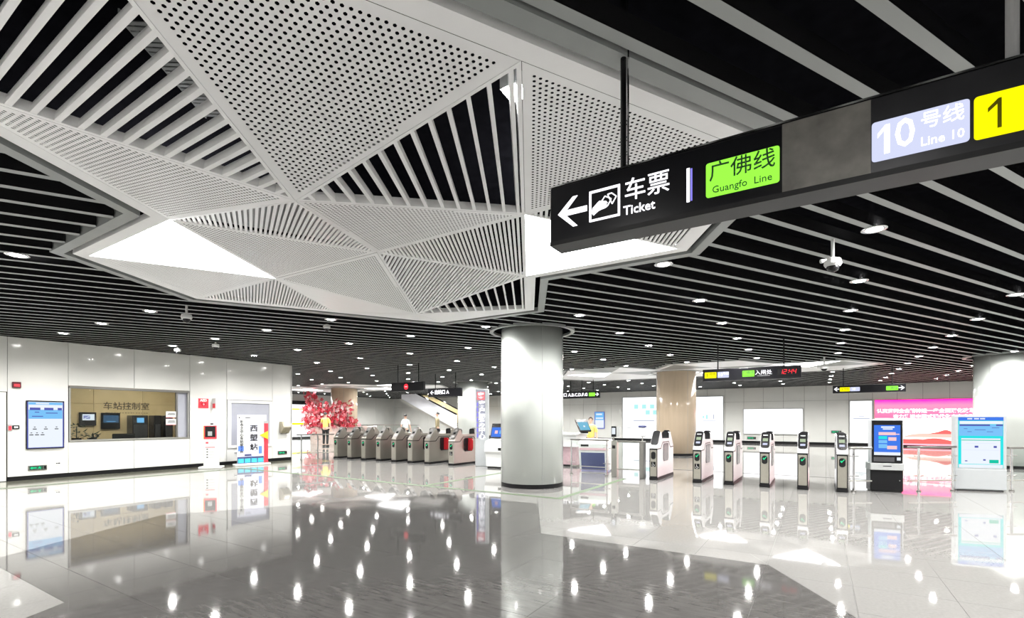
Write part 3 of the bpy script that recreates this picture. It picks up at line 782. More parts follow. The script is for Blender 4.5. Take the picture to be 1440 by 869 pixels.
# sanitizer / paper dispenser on the wall
t = onwall('dispenser', 'stainless wall dispenser with slanted face near the wall corner', 'dispenser', 10.46, 0.98)
bm = prism_yz(bmesh.new(), [(0, 0), (-0.10, 0.0), (-0.26, 0.20), (-0.16, 0.40), (0, 0.40)], -0.15, 0.15)
obj('body', bm, mat('bronze_steel', (0.45, 0.41, 0.32), 0.35, 0.8, noise=0.08), t)
bm = prism_yz(bmesh.new(), [(-0.242, 0.245), (-0.255, 0.245), (-0.185, 0.375), (-0.172, 0.375)], -0.09, 0.10)
obj('face_plate', bm, M_plastic_w, t)
for x in (-0.11, 0.11): obj('foot', B((x - 0.02, x + 0.02, -0.08, -0.02, -0.02, 0.0)), M_steel_d, t)

# far wall
FY = YF
wb = struct('wall_back', B((XL, XR, FY + 0.03, FY + 0.25, 0, H + 1.0)), M_ink)
xs = [-34 + 1.0739 * k for k in range(43)]
cells = []
for k in range(len(xs) - 1):
    a, b = xs[k], min(xs[k + 1], XR)
    if a > XR: break
    cells += [(a, b, 2.55, H), (a, b, 0.14, 2.55)]
for x0, x1, z0, z1 in cells: obj('wall_panel', B((x0 + 0.006, x1 - 0.006, FY, FY + 0.03, z0 + 0.004, z1 - 0.004)), M_enamel_far, wb)
struct('baseboard_back', B((XL, XR, FY - 0.015, FY + 0.03, 0, 0.13)), M_blackbase)
wfl = struct('wall_far_left', B((XL - 0.25, XL - 0.03, WY, FY, 0, H + 1.0)), M_ink)
for k in range(10): 
    y0 = WY + 2.262 * k
    obj('wall_panel', B((XL - 0.03, XL, y0 + 0.006, y0 + 2.256, 0.1, H)), M_enamel_far, wfl)
wr = struct('wall_right', B((XR + 0.03, XR + 0.25, YN, FY, 0, H + 1.0)), M_ink)
for k in range(18):
    y0 = YN + 2.3 * k
    obj('wall_panel', B((XR, XR + 0.03, y0 + 0.006, y0 + 2.294, 0.1, H)), M_enamel_far, wr)
struct('wall_front', B((WX, XR, YN - 0.2, YN, 0, H + 1.0)), M_enamel_far)

def lightbox(label, x0, x1, z0, z1, m=G_box, cat='lightbox'):
    t = thing('lightbox', label, cat, ((x0 + x1) / 2, FY, z0)); w = (x1 - x0) / 2; h = z1 - z0
    obj('frame', B((-w, w, -0.08, 0, 0, 0.04), (-w, w, -0.08, 0, h - 0.04, h), (-w, -w + 0.05, -0.08, 0, 0.04, h - 0.04), (w - 0.05, w, -0.08, 0, 0.04, h - 0.04)), M_plastic_g, t)
    obj('lit_face', B((-w + 0.05, w - 0.05, -0.06, -0.03, 0.04, h - 0.04)), m, t)
    return t
inkc = glow('pale_cyan_print', (0.45, 0.85, 0.85), 1.1); inkg = glow('pale_grey_print', (0.55, 0.6, 0.72), 1.0)
t = lightbox('white lightbox with pale blue-green lettering left of the beige column', -11.7, -8.2, 0.14, 3.02)
rects('print', [(-0.9 + 0.55 * k, -0.6 + 0.55 * k, 2.05, 2.35) for k in range(4)] + [(-0.1 + 0.5 * k, 0.2 + 0.5 * k, 1.65, 1.95) for k in range(3)], -0.06, inkc, t)
rects('print_line', [(-0.95, 0.5, 1.20, 1.28), (-0.95, 0.2, 1.40, 1.44)], -0.06, inkg, t)
t = lightbox('white lightbox with small blue icons right of the beige column', -7.6, -5.08, 0.14, 2.95)
rects('print', [(0.20, 0.32, 1.35, 1.62), (0.0, 0.1, 1.40, 1.55)], -0.06, inkc, t); rects('print_line', [(0.0, 0.8, 1.22, 1.26), (0.62, 0.70, 1.35, 1.65)], -0.06, inkg, t)
lightbox('blank white horizontal lightbox on the far wall behind the middle gates', -3.97, -0.75, 0.56, 2.12)
t = lightbox('white portrait lightbox left of the red poster', 1.45, 2.53, 0.14, 2.52)
rects('print_line', [(-0.35, 0.4, 1.34, 1.40), (-0.1, 0.15, 1.45, 1.50)], -0.06, inkg, t)
lightbox('white lightbox strip right of the red poster', 6.9, 7.9, 0.14, 2.46)
t = thing('red_poster_lightbox', 'wide backlit red poster with white slogan and pale mountains on the far wall', 'poster', (4.70, FY, 0.10))
obj('frame', B((-2.12, 2.12, -0.06, 0, 0, 2.42)), M_plastic_g, t)
obj('lit_face', B((-2.09, 2.09, -0.08, -0.06, 0.0, 2.42)), M_poster, t)
wt = glow('poster_white', (1, 0.97, 0.95), 2.0)
txt('认真贯彻全会精神进一步全面深化改革', 0.235, wt, t, (0, -0.083, 1.80), bold=0.008)
txt('奋力推进中国式现代化广东实践', 0.235, wt, t, (0.35, -0.083, 1.50), bold=0.008)
mr_ = glow('mountain_red', (0.93, 0.16, 0.15), 1.2); mp_ = glow('mountain_pink', (0.97, 0.55, 0.47), 1.3)
def ridge(nm, x0, x1, base, top, m, yy, seed):
    rd = random.Random(seed); pts = [(x0, base)]
    n_ = 18
    for k in range(n_ + 1):
        u = k / n_; pts.append((x0 + (x1 - x0) * u, base + (top - base) * max(0.05, math.sin(math.pi * u)) * (0.75 + 0.25 * math.sin(7 * u + seed))))
    pts.append((x1, base)); obj(nm, prism_xz(bmesh.new(), pts[::-1], yy - 0.002, yy), m, t)
ridge('mountain', -2.0, 0.4, 0.10, 0.52, mr_, -0.081, 1); ridge('mountain', -0.9, 1.9, 0.42, 0.86, mp_, -0.081, 2); ridge('mountain', 0.2, 1.3, 0.60, 0.84, mr_, -0.084, 3)
ridge('mountain', -1.1, 1.8, 0.08, 0.38, mr_, -0.084, 4)
# small lit panel and exit signs on the far wall
t = thing('information_screen', 'small lit blue and white portrait screen on the far wall behind the staff member', 'screen', (-13.4, FY, 0.80))
obj('bezel', B((-0.38, 0.38, -0.06, -0.004, 0, 1.22)), mat('blue_bezel', (0.08, 0.12, 0.5), 0.4, noise=0.05), t)
rects('screen_white', [(-0.33, 0.33, 0.05, 0.62)], -0.06, G_pale, t); rects('screen_header', [(-0.33, 0.33, 0.62, 1.17)], -0.06, G_sky, t); rects('screen_print', [(-0.25, 0.2, 0.98, 1.08), (-0.28, 0.28, 0.70, 0.80)], -0.064, G_pale, t)
exit_sign('small green exit sign under the blank lightbox on the far wall', (-3.5, FY, 0.32), 0, 0.5, 0.17)
exit_sign('small green exit sign left of the portrait lightbox on the far wall', (0.85, FY, 0.75), 0, 0.5, 0.17)
t = thing('shop_lightbox', 'white lightbox wall with yellow stripes seen past the left wall corner', 'lightbox', (XL, 23.4, 0), R(90))
obj('frame', B((-1.6, 1.6, -0.08, 0, 0.1, 2.9)), M_plastic_g, t); obj('lit_face', B((-1.5, 1.5, -0.1, -0.08, 0.15, 2.6)), G_box, t)
rects('yellow_stripe', [(-1.5, 1.5, 1.05, 1.2), (-1.5, 1.5, 2.2, 2.3)], -0.1, G_yellow, t); obj('header', B((-1.6, 1.6, -0.14, 0.0, 2.62, 2.9)), M_plastic_b, t)

# ------------------------------------------------------------------ columns
def column(label, x, y, r, m):
    t = thing('column', label, 'column', (x, y, 0))
    obj('shaft', lathe(bmesh.new(), [(r, 0.09), (r, 3.42)], 64), m, t, False)
    for p in t.children[0].data.polygons: p.use_smooth = abs(p.normal.z) < 0.5
    obj('base', lathe(bmesh.new(), [(r - 0.004, 0.0), (r - 0.004, 0.09)], 64), M_blackbase, t)
    bm = bmesh.new()
    for k in (0, 1, 2, 3):
        a = R(-42 + 90 * k)
        b2 = B((-0.004, 0.004, -0.003, 0.0015, 0.09, 3.4)); b2.transform(Matrix.Translation((math.cos(a) * r, math.sin(a) * r, 0)) @ Matrix.Rotation(a + R(90), 4, 'Z'))
        obj('joint', b2, M_plastic_g, t)
    bm.free()
    obj('ceiling_ring', lathe(bmesh.new(), [(r + 0.17, H + 0.03), (r + 0.17, H - 0.02), (r + 0.25, H - 0.02), (r + 0.25, H + 0.03)], 64, cap=False), M_frame, t, False)
labs = ['round white column with black base standing in the open hall', 'beige column behind the right-hand gates', 'white column at the right edge behind the information totem', 'white column behind the tall service sign', 'beige column wrapped in red blossom']
for (x, y, r, m), lb in zip(COLS, labs): column(lb, x, y, r, m)

# ------------------------------------------------------------------ ticket gates
GP = [(0, .06), (0, .74), (0.0, .80), (.05, .84), (.24, 1.075), (.28, 1.125), (.33, 1.14), (.375, 1.12), (.40, 1.06), (.41, .97), (1.09, .97), (1.10, 1.06), (1.125, 1.12), (1.17, 1.14), (1.22, 1.125), (1.26, 1.075), (1.45, .84), (1.5, .80), (1.5, .74), (1.5, .06)]
def gate(label, x, y, side, flap, left, wheelchair=False, width=0.19, group=None, plain=False):
    t = thing('ticket_gate', label, 'ticket gate', (x, y, 0), 0, group); w = width / 2
    obj('body', bevel(prism_yz(bmesh.new(), GP, -w, w), 0.008, 1), side, t)
    obj('base', B((-w - 0.006, w + 0.006, -0.006, 1.506, 0, 0.06)), M_blackbase, t)
    trim = [(-0.003, .735), (-0.003, .755), (.30, .755), (.46, .90), (1.04, .90), (1.2, .755), (1.503, .755), (1.503, .735), (1.19, .735), (1.03, .88), (.47, .88), (.31, .735)]
    obj('trim', prism_yz(bmesh.new(), trim[::-1], -w - 0.003, w + 0.003), M_plastic_b, t)
    obj('front_panel', bevel(B((-w + 0.018, w - 0.018, -0.008, 0.0, 0.09, 0.72)), 0.003, 1), M_steel_front, t)
    if not left: obj('front_edge', B((-w, w, -0.004, 0.0, 0.06, 0.74)), M_plastic_b, t)
    win = obj('status_window', prism_xz(bmesh.new(), rrect(-0.055, 0.055, 0.50, 0.68, 0.05), -0.014, -0.008), M_plastic_b, t)
    if not plain:
      ar = prism_xz(bmesh.new(), [(-0.035, 0.615), (-0.012, 0.585), (0.04, 0.65), (0.03, 0.66), (-0.008, 0.615), (-0.02, 0.635)], -0.017, -0.014)
      obj('green_arrow', ar, G_greenlamp, win)
    for e in (0, 1):                                   # card heads on the two slopes
        p0, p1 = (.05, .84), (.285, 1.13)
        u = Vector((p1[0] - p0[0], p1[1] - p0[1])); L = u.length; ang = math.atan2(u.y, u.x)
        out = rrect(-w + 0.012, w - 0.012, 0.0, L + 0.05, 0.05)
        bm = bmesh.new(); prism_xy(bm, [(a, b) for a, b in out], 0.0, 0.014)
        Mx = Matrix.Translation((0, p0[0], p0[1])) @ Matrix.Rotation(ang, 4, 'X')
        if e: Mx = Matrix.Translation((0, 1.5, 0)) @ Matrix.Rotation(math.pi, 4, 'Z') @ Mx
        bm.transform(Mx); hd = obj('card_head', bm, M_steel_d if left else M_plastic_b, t)
        if plain: continue
        for nm, q, mm in (('display', (-0.05, 0.05, 0.17, 0.25), glow('lcd_green', (0.50, 0.62, 0.42), 0.9) if not left else M_plastic_b), ('card_pad', (-0.045, 0.045, 0.07, 0.12), G_lilac if not left else M_plastic_g), ('arch_light', (-0.045, 0.045, 0.325, 0.345), M_plastic_w if not left else M_plastic_g)):
            bm = B((q[0], q[1], q[2], q[3], 0.014, 0.0165)); bm.transform(Mx); obj(nm, bm, mm, hd)
    for y0, y1 in ((0.412, 0.424), (1.076, 1.088)): obj('head_back', prism_xz(bmesh.new(), rrect(-w + 0.006, w - 0.006, 0.90, 1.15, 0.06), y0, y1), M_plastic_b, t)
    for sx in (-1, 1):
        fw = 0.012 if not left else 0.02
        pr = prism_yz(bmesh.new(), [(.52, .48), (.56, .42), (.92, .42), (.98, .48), (.98, .82), (.94, .86), (.56, .86), (.52, .82)][::1], *sorted((sx * w, sx * (w + fw))))
        obj('flap_housing', pr, M_plastic_b if left else mat('smoked_panel', (0.10, 0.095, 0.10), 0.15, 0.3, noise=0.1), t)
        if left:
            pts = [(0.0, 0.45), (0.15, 0.45), (0.19, 0.52), (0.19, 0.78), (0.15, 0.84), (0.0, 0.84)]
            if sx < 0: pts = [(-a, b) for a, b in pts][::-1]
            bm = prism_xz(bmesh.new(), [(a + sx * (w + fw), b) for a, b in pts], 0.70, 0.73)
            obj('flap', bm, flap, t)
    if wheelchair:
        obj('wheelchair_plate', B((-0.055, 0.055, -0.011, -0.008, 0.32, 0.44)), M_plastic_b, t)
        bm = bmesh.new(); tube(bm, [(-0.012, -0.012, 0.415), (-0.008, -0.012, 0.375), (0.018, -0.012, 0.372), (0.03, -0.012, 0.345)], 0.005, 6)
        tube(bm, [(-0.013, -0.012, 0.424), (-0.013, -0.012, 0.43)], 0.008, 6)
        ring = [(0.026 * math.cos(a) - 0.004, -0.012, 0.36 + 0.026 * math.sin(a)) for a in [R(150 + 24 * k) for k in range(10)]]
        tube(bm, ring, 0.004, 5); obj('wheelchair_symbol', bm, M_plastic_w, t)
ordw = ['first', 'second', 'third', 'fourth', 'fifth', 'sixth', 'seventh', 'eighth']
for k, x in enumerate((-15.36, -14.60, -13.85, -13.09, -12.34, -11.58, -10.83, -9.82)):
    lab = {0: 'first steel gate of the left-hand row, nearest the glass railing by the wall corner', 7: 'wide-lane steel gate with wheelchair sign beside the tall service sign'}.get(k, f'{ordw[k]} steel ticket gate of the left-hand row counting from the wall corner')
    gate(lab, x, 12.1, M_gate if k < 7 else M_steel, M_red, True, k == 7, 0.22, 'steel gates of the left row')
labr = ['steel gate with dark oval window and wheelchair sign beside the glass railing', 'gate with green tick and wheelchair sign, second of the right-hand row', 'third gate of the right-hand row, green tick and no wheelchair sign', 'fourth gate of the right-hand row, just left of the blank lightbox edge', 'fifth gate of the right-hand row, seen nearly head-on', 'last gate of the right-hand row, nearest the black ticket kiosk']
for k, x in enumerate((-3.36, -2.36, -1.69, -0.98, -0.28, 0.40)):
    gate(labr[k], x, 11.78, M_gate_lit, M_plastic_g, False, k < 2, 0.19, 'gates of the right row', k == 0)

# ------------------------------------------------------------------ glass railings
def railing(label, p, q, posts, top=0.90, group=None):
    p = Vector(p); q = Vector(q); L = (q - p).length; a = math.atan2(q.y - p.y, q.x - p.x)
    t = thing('glass_railing', label, 'railing', (p.x, p.y, 0), a, group)
    obj('handrail', bevel(B((0, L, -0.03, 0.03, top - 0.025, top + 0.02)), 0.008, 1), M_steel_d, t)
    obj('bottom_rail', B((0, L, -0.012, 0.012, 0.21, 0.235)), M_steel, t)
    for s in posts:
        po = obj('post', tube(bmesh.new(), [(s * L, 0, 0.0), (s * L, 0, top - 0.025)], 0.022, 10), M_chrome, t)
        for z in (0.32, 0.72):
            obj('clamp', tube(bmesh.new(), [(s * L - 0.10, 0, z), (s * L + 0.10, 0, z)], 0.011, 6), M_steel_d, po)
        obj('foot', lathe(bmesh.new(), [(0.045, 0), (0.04, 0.03)], 12, s * L, 0), M_steel_d, po)
    ps = [0] + sorted(posts) + [1]
    for a0, a1 in zip(ps, ps[1:]):
        if (a1 - a0) * L > 0.15: obj('glass_pane', B((a0 * L + 0.035, a1 * L - 0.035, -0.005, 0.005, 0.24, top - 0.03)), M_glass, t)
railing('glass railing with steel posts at the corner of the left wall', (-15.98, 10.9), (-15.5, 12.15), [0.12, 0.55])
railing('glass railing with dark handrail in front of the service counter', (-5.62, 11.95), (-4.55, 11.95), [0.02, 0.95], 0.92)
railing('glass railing between the last right-hand gate and the black kiosk', (0.52, 11.9), (0.90, 12.15), [0.2], 0.88)
railing('glass railing in front of the red poster between kiosk and totem', (1.52, 12.55), (2.36, 13.20), [0.22, 0.93], 0.90)
railing('glass railing running off to the right of the information totem', (3.25, 13.75), (6.5, 15.7), [0.02, 0.5, 0.98], 0.88)
# staff gate with two steel pylons
t = thing('staff_gate', 'wide glass staff gate between two square steel pylons', 'gate', (-4.45, 11.85, 0))
obj('pylon', bevel(B((0, 0.15, 0, 0.13, 0, 0.92)), 0.01, 1), M_steel, t)
obj('pylon', bevel(B((0.72, 0.83, 0, 0.2, 0, 0.92)), 0.01, 1), M_steel_d, t)
obj('lock', B((0.03, 0.11, -0.006, 0, 0.72, 0.80)), M_plastic_b, t)
obj('top_rail', bevel(B((0.15, 0.72, 0.03, 0.10, 0.88, 0.925)), 0.008, 1), M_steel_d, t)
obj('glass_leaf', B((0.17, 0.70, 0.06, 0.07, 0.22, 0.88)), M_glass, t); obj('bottom_rail', B((0.15, 0.72, 0.05, 0.08, 0.19, 0.22)), M_steel, t)
t = thing('card_reader', 'small black card reader with lit screen on the left pylon of the staff gate', 'reader', (-4.40, 11.9, 0.92))
obj('stem', tube(bmesh.new(), [(0, 0, 0), (0, 0, 0.10)], 0.015), M_steel, t)
obj('body', bevel(B((-0.06, 0.07, -0.02, 0.02, 0.09, 0.36)), 0.01, 1), M_plastic_b, t); rects('screen', [(-0.04, 0.05, 0.16, 0.32)], -0.02, G_pale, t); obj('back_plate', B((0.07, 0.16, 0.0, 0.03, 0.10, 0.35)), M_plastic_g, t)
t = thing('ticket_scanner', 'small white scanner on an arm on the right pylon beside the gate', 'scanner', (-3.68, 11.95, 0.925))
obj('stem', tube(bmesh.new(), [(0, 0, 0.0), (0, 0, 0.12)], 0.015), M_steel, t); obj('body', bevel(B((-0.08, 0.08, -0.05, 0.05, 0.11, 0.33)), 0.015, 1), M_plastic_w, t)
obj('hood', bevel(B((-0.09, 0.09, -0.06, 0.06, 0.33, 0.38)), 0.01, 1), INK_BLUE, t); obj('arm', tube(bmesh.new(), [(-0.08, 0, 0.31), (-0.40, 0, 0.33)], 0.012), M_plastic_g, t)

# ------------------------------------------------------------------ kiosks and counters
t = thing('ticket_kiosk', 'black self-service ticket kiosk with a blue lit screen and grey waistband', 'kiosk', (1.15, 12.30, 0), R(9))
obj('cabinet', bevel(B((-0.27, 0.27, -0.02, 0.30, 0.02, 0.44)), 0.008, 1), M_plastic_b, t)
obj('waistband', bevel(B((-0.28, 0.28, -0.06, 0.30, 0.44, 0.58)), 0.008, 1), M_plastic_g, t)
obj('slot', B((-0.07, 0.07, -0.064, -0.06, 0.515, 0.53)), M_ink, t)
obj('head', bevel(B((-0.27, 0.27, -0.03, 0.16, 0.58, 1.45)), 0.012, 1), M_silverbody, t)
bz = obj('bezel', B((-0.25, 0.25, -0.045, -0.03, 0.59, 1.43)), M_plastic_b, t)
rects('screen', [(-0.215, 0.215, 0.74, 1.34)], -0.045, G_blue, t)
rects('screen_title', [(-0.10, 0.12, 1.285, 1.315), (-0.07, 0.09, 1.25, 1.275)], -0.048, G_pale, t)
rects('screen_cards', [(-0.14, 0.14, 1.14, 1.20), (0.02, 0.15, 1.03, 1.10), (0.0, 0.16, 0.86, 0.93), (0.10, 0.20, 1.15, 1.17)], -0.048, G_pink, t)
rects('screen_tiles', [(-0.14, 0.0, 1.06, 1.12)], -0.048, G_cyan, t); rects('screen_tiles', [(-0.14, 0.0, 0.98, 1.04), (-0.14, 0.0, 0.88, 0.96)], -0.048, G_sky, t)
rects('screen_footer', [(-0.215, 0.215, 0.74, 0.80)], -0.048, G_pale, t)
rects('payment_pad', [(-0.22, 0.12, 0.61, 0.70)], -0.045, mat('pad_grey', (0.05, 0.05, 0.055), 0.4, noise=0.1), t); rects('scan_window', [(0.16, 0.22, 0.64, 0.70)], -0.045, G_pale, t)
obj('lock', tube(bmesh.new(), [(0.21, -0.02, 0.24), (0.21, -0.03, 0.24)], 0.012), M_chrome, t); obj('foot', B((-0.25, 0.25, 0.0, 0.28, 0, 0.02)), M_ink, t)

t = thing('information_totem', 'tall silver-grey information totem with a cyan and white lit screen', 'totem', (2.78, 13.45, 0), R(15))
obj('body', bevel(B((-0.43, 0.43, 0.0, 0.14, 0.02, 1.54)), 0.02, 2), M_silverbody, t); obj('foot', B((-0.38, 0.38, 0.01, 0.13, 0, 0.02)), M_ink, t)
obj('base_plate', bevel(B((-0.42, 0.42, -0.012, 0.0, 0.04, 0.44)), 0.004, 1), M_plastic_g if False else M_silverbody, t)
rects('screen', [(-0.37, 0.37, 0.47, 1.50)], 0.0, G_cyan, t)
rects('screen_top', [(-0.37, 0.37, 1.43, 1.50)], -0.003, G_blue, t)
rects('screen_band', [(-0.36, 0.36, 1.12, 1.35)], -0.003, G_sky, t)
rects('screen_title', [(-0.22, -0.14, 1.455, 1.48), (-0.11, -0.03, 1.455, 1.48), (-0.01, 0.07, 1.455, 1.48), (-0.35, 0.36, 1.36, 1.42)], -0.006, G_pale, t)
rects('screen_banner', [(-0.35, 0.15, 1.32, 1.355), (0.25, 0.36, 1.32, 1.355)], -0.006, G_navy, t)
rects('screen_page', [(-0.32, 0.32, 0.55, 1.07), (-0.36, 0.36, 0.47, 0.54)], -0.003, G_pale, t)
rects('screen_line', [(-0.32, 0.32, 1.025, 1.04)], -0.006, G_teal, t); rects('screen_button', [(0.14, 0.29, 0.57, 0.64)], -0.006, G_teal, t)
rects('screen_print', [(-0.10, -0.04, 0.88, 0.92), (0.21, 0.26, 0.88, 0.92), (-0.26, -0.22, 0.60, 0.62), (0.04, 0.08, 0.62, 0.65), (-0.22, -0.15, 1.20, 1.21), (0.1, 0.2, 1.20, 1.21), (-0.28, -0.22, 1.26, 1.27), (-0.1, 0.08, 1.24, 1.25), (0.18, 0.30, 1.28, 1.29)], -0.006, G_navy, t)
rects('screen_rule', [(-0.3, 0.3, 0.83, 0.835), (-0.25, 0.25, 0.965, 0.97)], -0.006, G_lilac, t)

# service counter island behind the white column
def service_console(label, loc, rz, w, tint):
    t = thing('service_console', label, 'counter', loc, rz)
    prof = [(0.06, 0.05), (0.02, 0.42), (-0.06, 0.50), (-0.06, 0.66), (0.0, 0.80), (0.30, 0.88), (0.70, 0.88), (0.70, 0.05)]
    obj('body', bevel(prism_yz(bmesh.new(), prof[::-1], -w, w), 0.01, 1), M_plastic_w, t)
    obj('foot', B((-w + 0.03, w - 0.03, 0.09, 0.68, 0, 0.05)), M_ink, t)
    sc = [(0.30, 0.88), (0.26, 0.90), (0.40, 1.33), (0.46, 1.33), (0.46, 0.88)]
    hd = obj('screen_head', bevel(prism_yz(bmesh.new(), sc[::-1], -w + 0.02, w - 0.02), 0.008, 1), M_plastic_b, t)
    u = Vector((0.14, 0.43)).normalized(); ang = math.atan2(u.y, u.x)
    Mx = Matrix.Translation((0, 0.26, 0.90)) @ Matrix.Rotation(ang, 4, 'X')
    bm = B((-w + 0.05, w - 0.05, 0.03, 0.33, 0.0, 0.004)); bm.transform(Mx); obj('screen', bm, G_blue, hd)
    rd = random.Random(3)
    for nm, mm, xs_ in (('screen_icon', G_pink, (-0.6, 0.6)), ('screen_icon', G_sky, (-0.3, 0.3)), ('screen_icon', G_pale, (0.02,))):
        for x in xs_:
            bm = B((x * w - 0.05, x * w + 0.05, 0.13, 0.23, 0.004, 0.007)); bm.transform(Mx); obj(nm, bm, mm, hd)
    Mp = Matrix.Translation((0, 0.0, 0.80)) @ Matrix.Rotation(math.atan2(0.08, 0.30), 4, 'X')
    for nm, q, mm in (('keypad', (-w * 0.7, -w * 0.3, 0.05, 0.2), M_plastic_g), ('coin_slot', (-0.05, 0.05, 0.04, 0.22), M_plastic_b), ('tray', (w * 0.3, w * 0.7, 0.06, 0.2), M_silverbody)):
        bm = B((*q, 0.0, 0.008)); bm.transform(Mp); obj(nm, bm, mm, t)
    obj('ticket_slot', B((-0.06, 0.10, -0.066, -0.06, 0.54, 0.62)), M_plastic_b, t)
    obj('side_trim', B((w, w + 0.004, 0.05, 0.3, 0.08, 0.6)), tint, t)
    return t
service_console('white ticket console with a sloped blue screen left of the white column', (-7.92, 12.05, 0), R(6), 0.52, M_lilac)
t = thing('service_counter', 'white service counter with dark base behind the white column', 'counter', (-6.75, 14.0, 0))
obj('counter_top', bevel(B((-0.9, 0.55, -0.4, 0.5, 0.98, 1.03)), 0.01, 1), M_plastic_w, t)
obj('front', B((-0.85, 0.5, -0.3, 0.45, 0.62, 0.98)), M_plastic_w, t)
obj('lower_panel', B((-0.85, 0.5, -0.25, 0.4, 0.06, 0.62)), mat('mauve_panel', (0.34, 0.24, 0.26), 0.25, noise=0.1), t); obj('foot', B((-0.82, 0.47, -0.2, 0.36, 0, 0.06)), M_ink, t)
t = thing('self_service_machine', 'white slanted self-service machine behind the glass railing', 'machine', (-5.3, 12.75, 0), R(12))
prof = [(0.15, 0.04), (0.02, 0.55), (0.0, 0.78), (0.12, 0.90), (0.7, 0.90), (0.6, 0.04)]
obj('body', bevel(prism_yz(bmesh.new(), prof[::-1], -0.42, 0.42), 0.01, 1), M_plastic_w, t); obj('foot', B((-0.38, 0.38, 0.18, 0.58, 0, 0.04)), M_lilac, t)
obj('pink_band', B((-0.40, 0.40, -0.006, 0.01, 0.60, 0.66)), G_pink, t)
bm = prism_yz(bmesh.new(), [(0.138, 0.06), (0.02, 0.53), (0.012, 0.53), (0.13, 0.06)][::-1], -0.36, 0.30); obj('dark_panel', bm, INK_BLUE, t)
obj('keypad', B((-0.36, -0.14, 0.0, 0.006, 0.70, 0.76)), M_plastic_b, t)
t = thing('counter_monitor', 'tilted black monitor with a light blue screen on the service counter', 'monitor', (-6.0, 13.85, 1.03), R(48))
obj('stand', bevel(B((-0.1, 0.1, 0.05, 0.2, 0, 0.05)), 0.008, 1), M_plastic_b, t)
Mx = Matrix.Translation((0, 0.0, 0.03)) @ Matrix.Rotation(R(-46), 4, 'X')
bm = bevel(B((-0.19, 0.19, -0.03, 0.03, 0.04, 0.55)), 0.008, 1); bm.transform(Mx); obj('casing', bm, M_plastic_b, t)
bm = B((-0.165, 0.165, -0.034, -0.03, 0.07, 0.42)); bm.transform(Mx); obj('screen', bm, glow('screen_lake', (0.10, 0.42, 0.62), 1.0), t)
bm = B((-0.02, 0.03, -0.037, -0.034, 0.2, 0.26)); bm.transform(Mx); obj('icon', bm, G_pale, t)
# tall service sign
t = thing('service_sign', 'tall narrow grey sign with lit vertical lettering beside the ticket console', 'sign', (-8.88, 12.45, 0), R(30))
obj('body', bevel(B((-0.21, 0.21, 0.0, 0.16, 0.0, 2.40)), 0.012, 1), M_silverbody, t)
obj('lit_strip', B((-0.17, 0.10, -0.006, 0.0, 0.86, 2.36)), glow('strip_soft', (0.60, 0.62, 0.74), 0.75), t)
obj('red_icon', B((-0.16, 0.09, -0.012, -0.006, 2.06, 2.31)), glow('icon_red', (0.95, 0.25, 0.27), 1.1), t)
txt('客', 0.20, G_white, t, (-0.035, -0.015, 2.185), bold=0.004)
for k, ch in enumerate('客户服务中心'): txt(ch, 0.21, G_white, t, (0.0, -0.009, 1.92 - 0.20 * k), bold=0.006)
rects('letter_glow', [(-0.16, -0.12, 0.9 + 0.16 * k, 1.02 + 0.16 * k) for k in range(7)], -0.008, G_violet, t)  # violet blocks painted as the glow left of the white letters

# ------------------------------------------------------------------ hanging signs
def arrow(x0, x1, zc, h, y, m, parent, left=True):
    w = x1 - x0; s = h * 0.09
    pts = [(0, 0), (w * 0.52, h * 0.5), (w * 0.68, h * 0.5), (w * 0.30, s), (w, s), (w, -s), (w * 0.30, -s), (w * 0.68, -h * 0.5), (w * 0.52, -h * 0.5)]
    if left: P = [(x0 + a, zc + b) for a, b in pts][::-1]
    else: P = [(x1 - a, zc + b) for a, b in pts]
    return obj('arrow', prism_xz(bmesh.new(), P, y - 0.004, y), m, parent)
def badge(nm, x0, x1, z0, z1, r, y, m, parent, depth=0.004): return obj(nm, prism_xz(bmesh.new(), rrect(x0, x1, z0, z1, r), y - depth, y), m, parent)
def hang(label, x0, x1, y, z0, z1, rods, depth=0.12, rodm=None, top=H + 0.06):
    t = thing('hanging_sign', label, 'sign', (x0, y, z0)); w = x1 - x0; h = z1 - z0
    obj('body', bevel(B((0, w, 0, depth, 0, h)), 0.012, 2), M_signblack, t)
    obj('bottom_rail', B((0.004, w - 0.004, -0.003, depth + 0.003, -0.012, 0.012)), mat('sign_rail', (0.014, 0.014, 0.015), 0.4, 0.0, noise=0.1, spec=0.25), t)
    for rx in rods: obj('rod', tube(bmesh.new(), [(rx - x0, depth / 2, h), (rx - x0, depth / 2, top - z0)], 0.016, 10), rodm or M_plastic_b, t)
    return t
def one_shape(x, z, h, st, y=-0.009):           # numeral one with a flag
    return prism_xz(bmesh.new(), [(x + h * .40 - st, z), (x + h * .40, z), (x + h * .40, z + h), (x + h * .40 - st * .8, z + h), (x + h * .06, z + h * .74), (x + h * .06, z + h * .60), (x + h * .40 - st, z + h * .82)], y, y + 0.004)
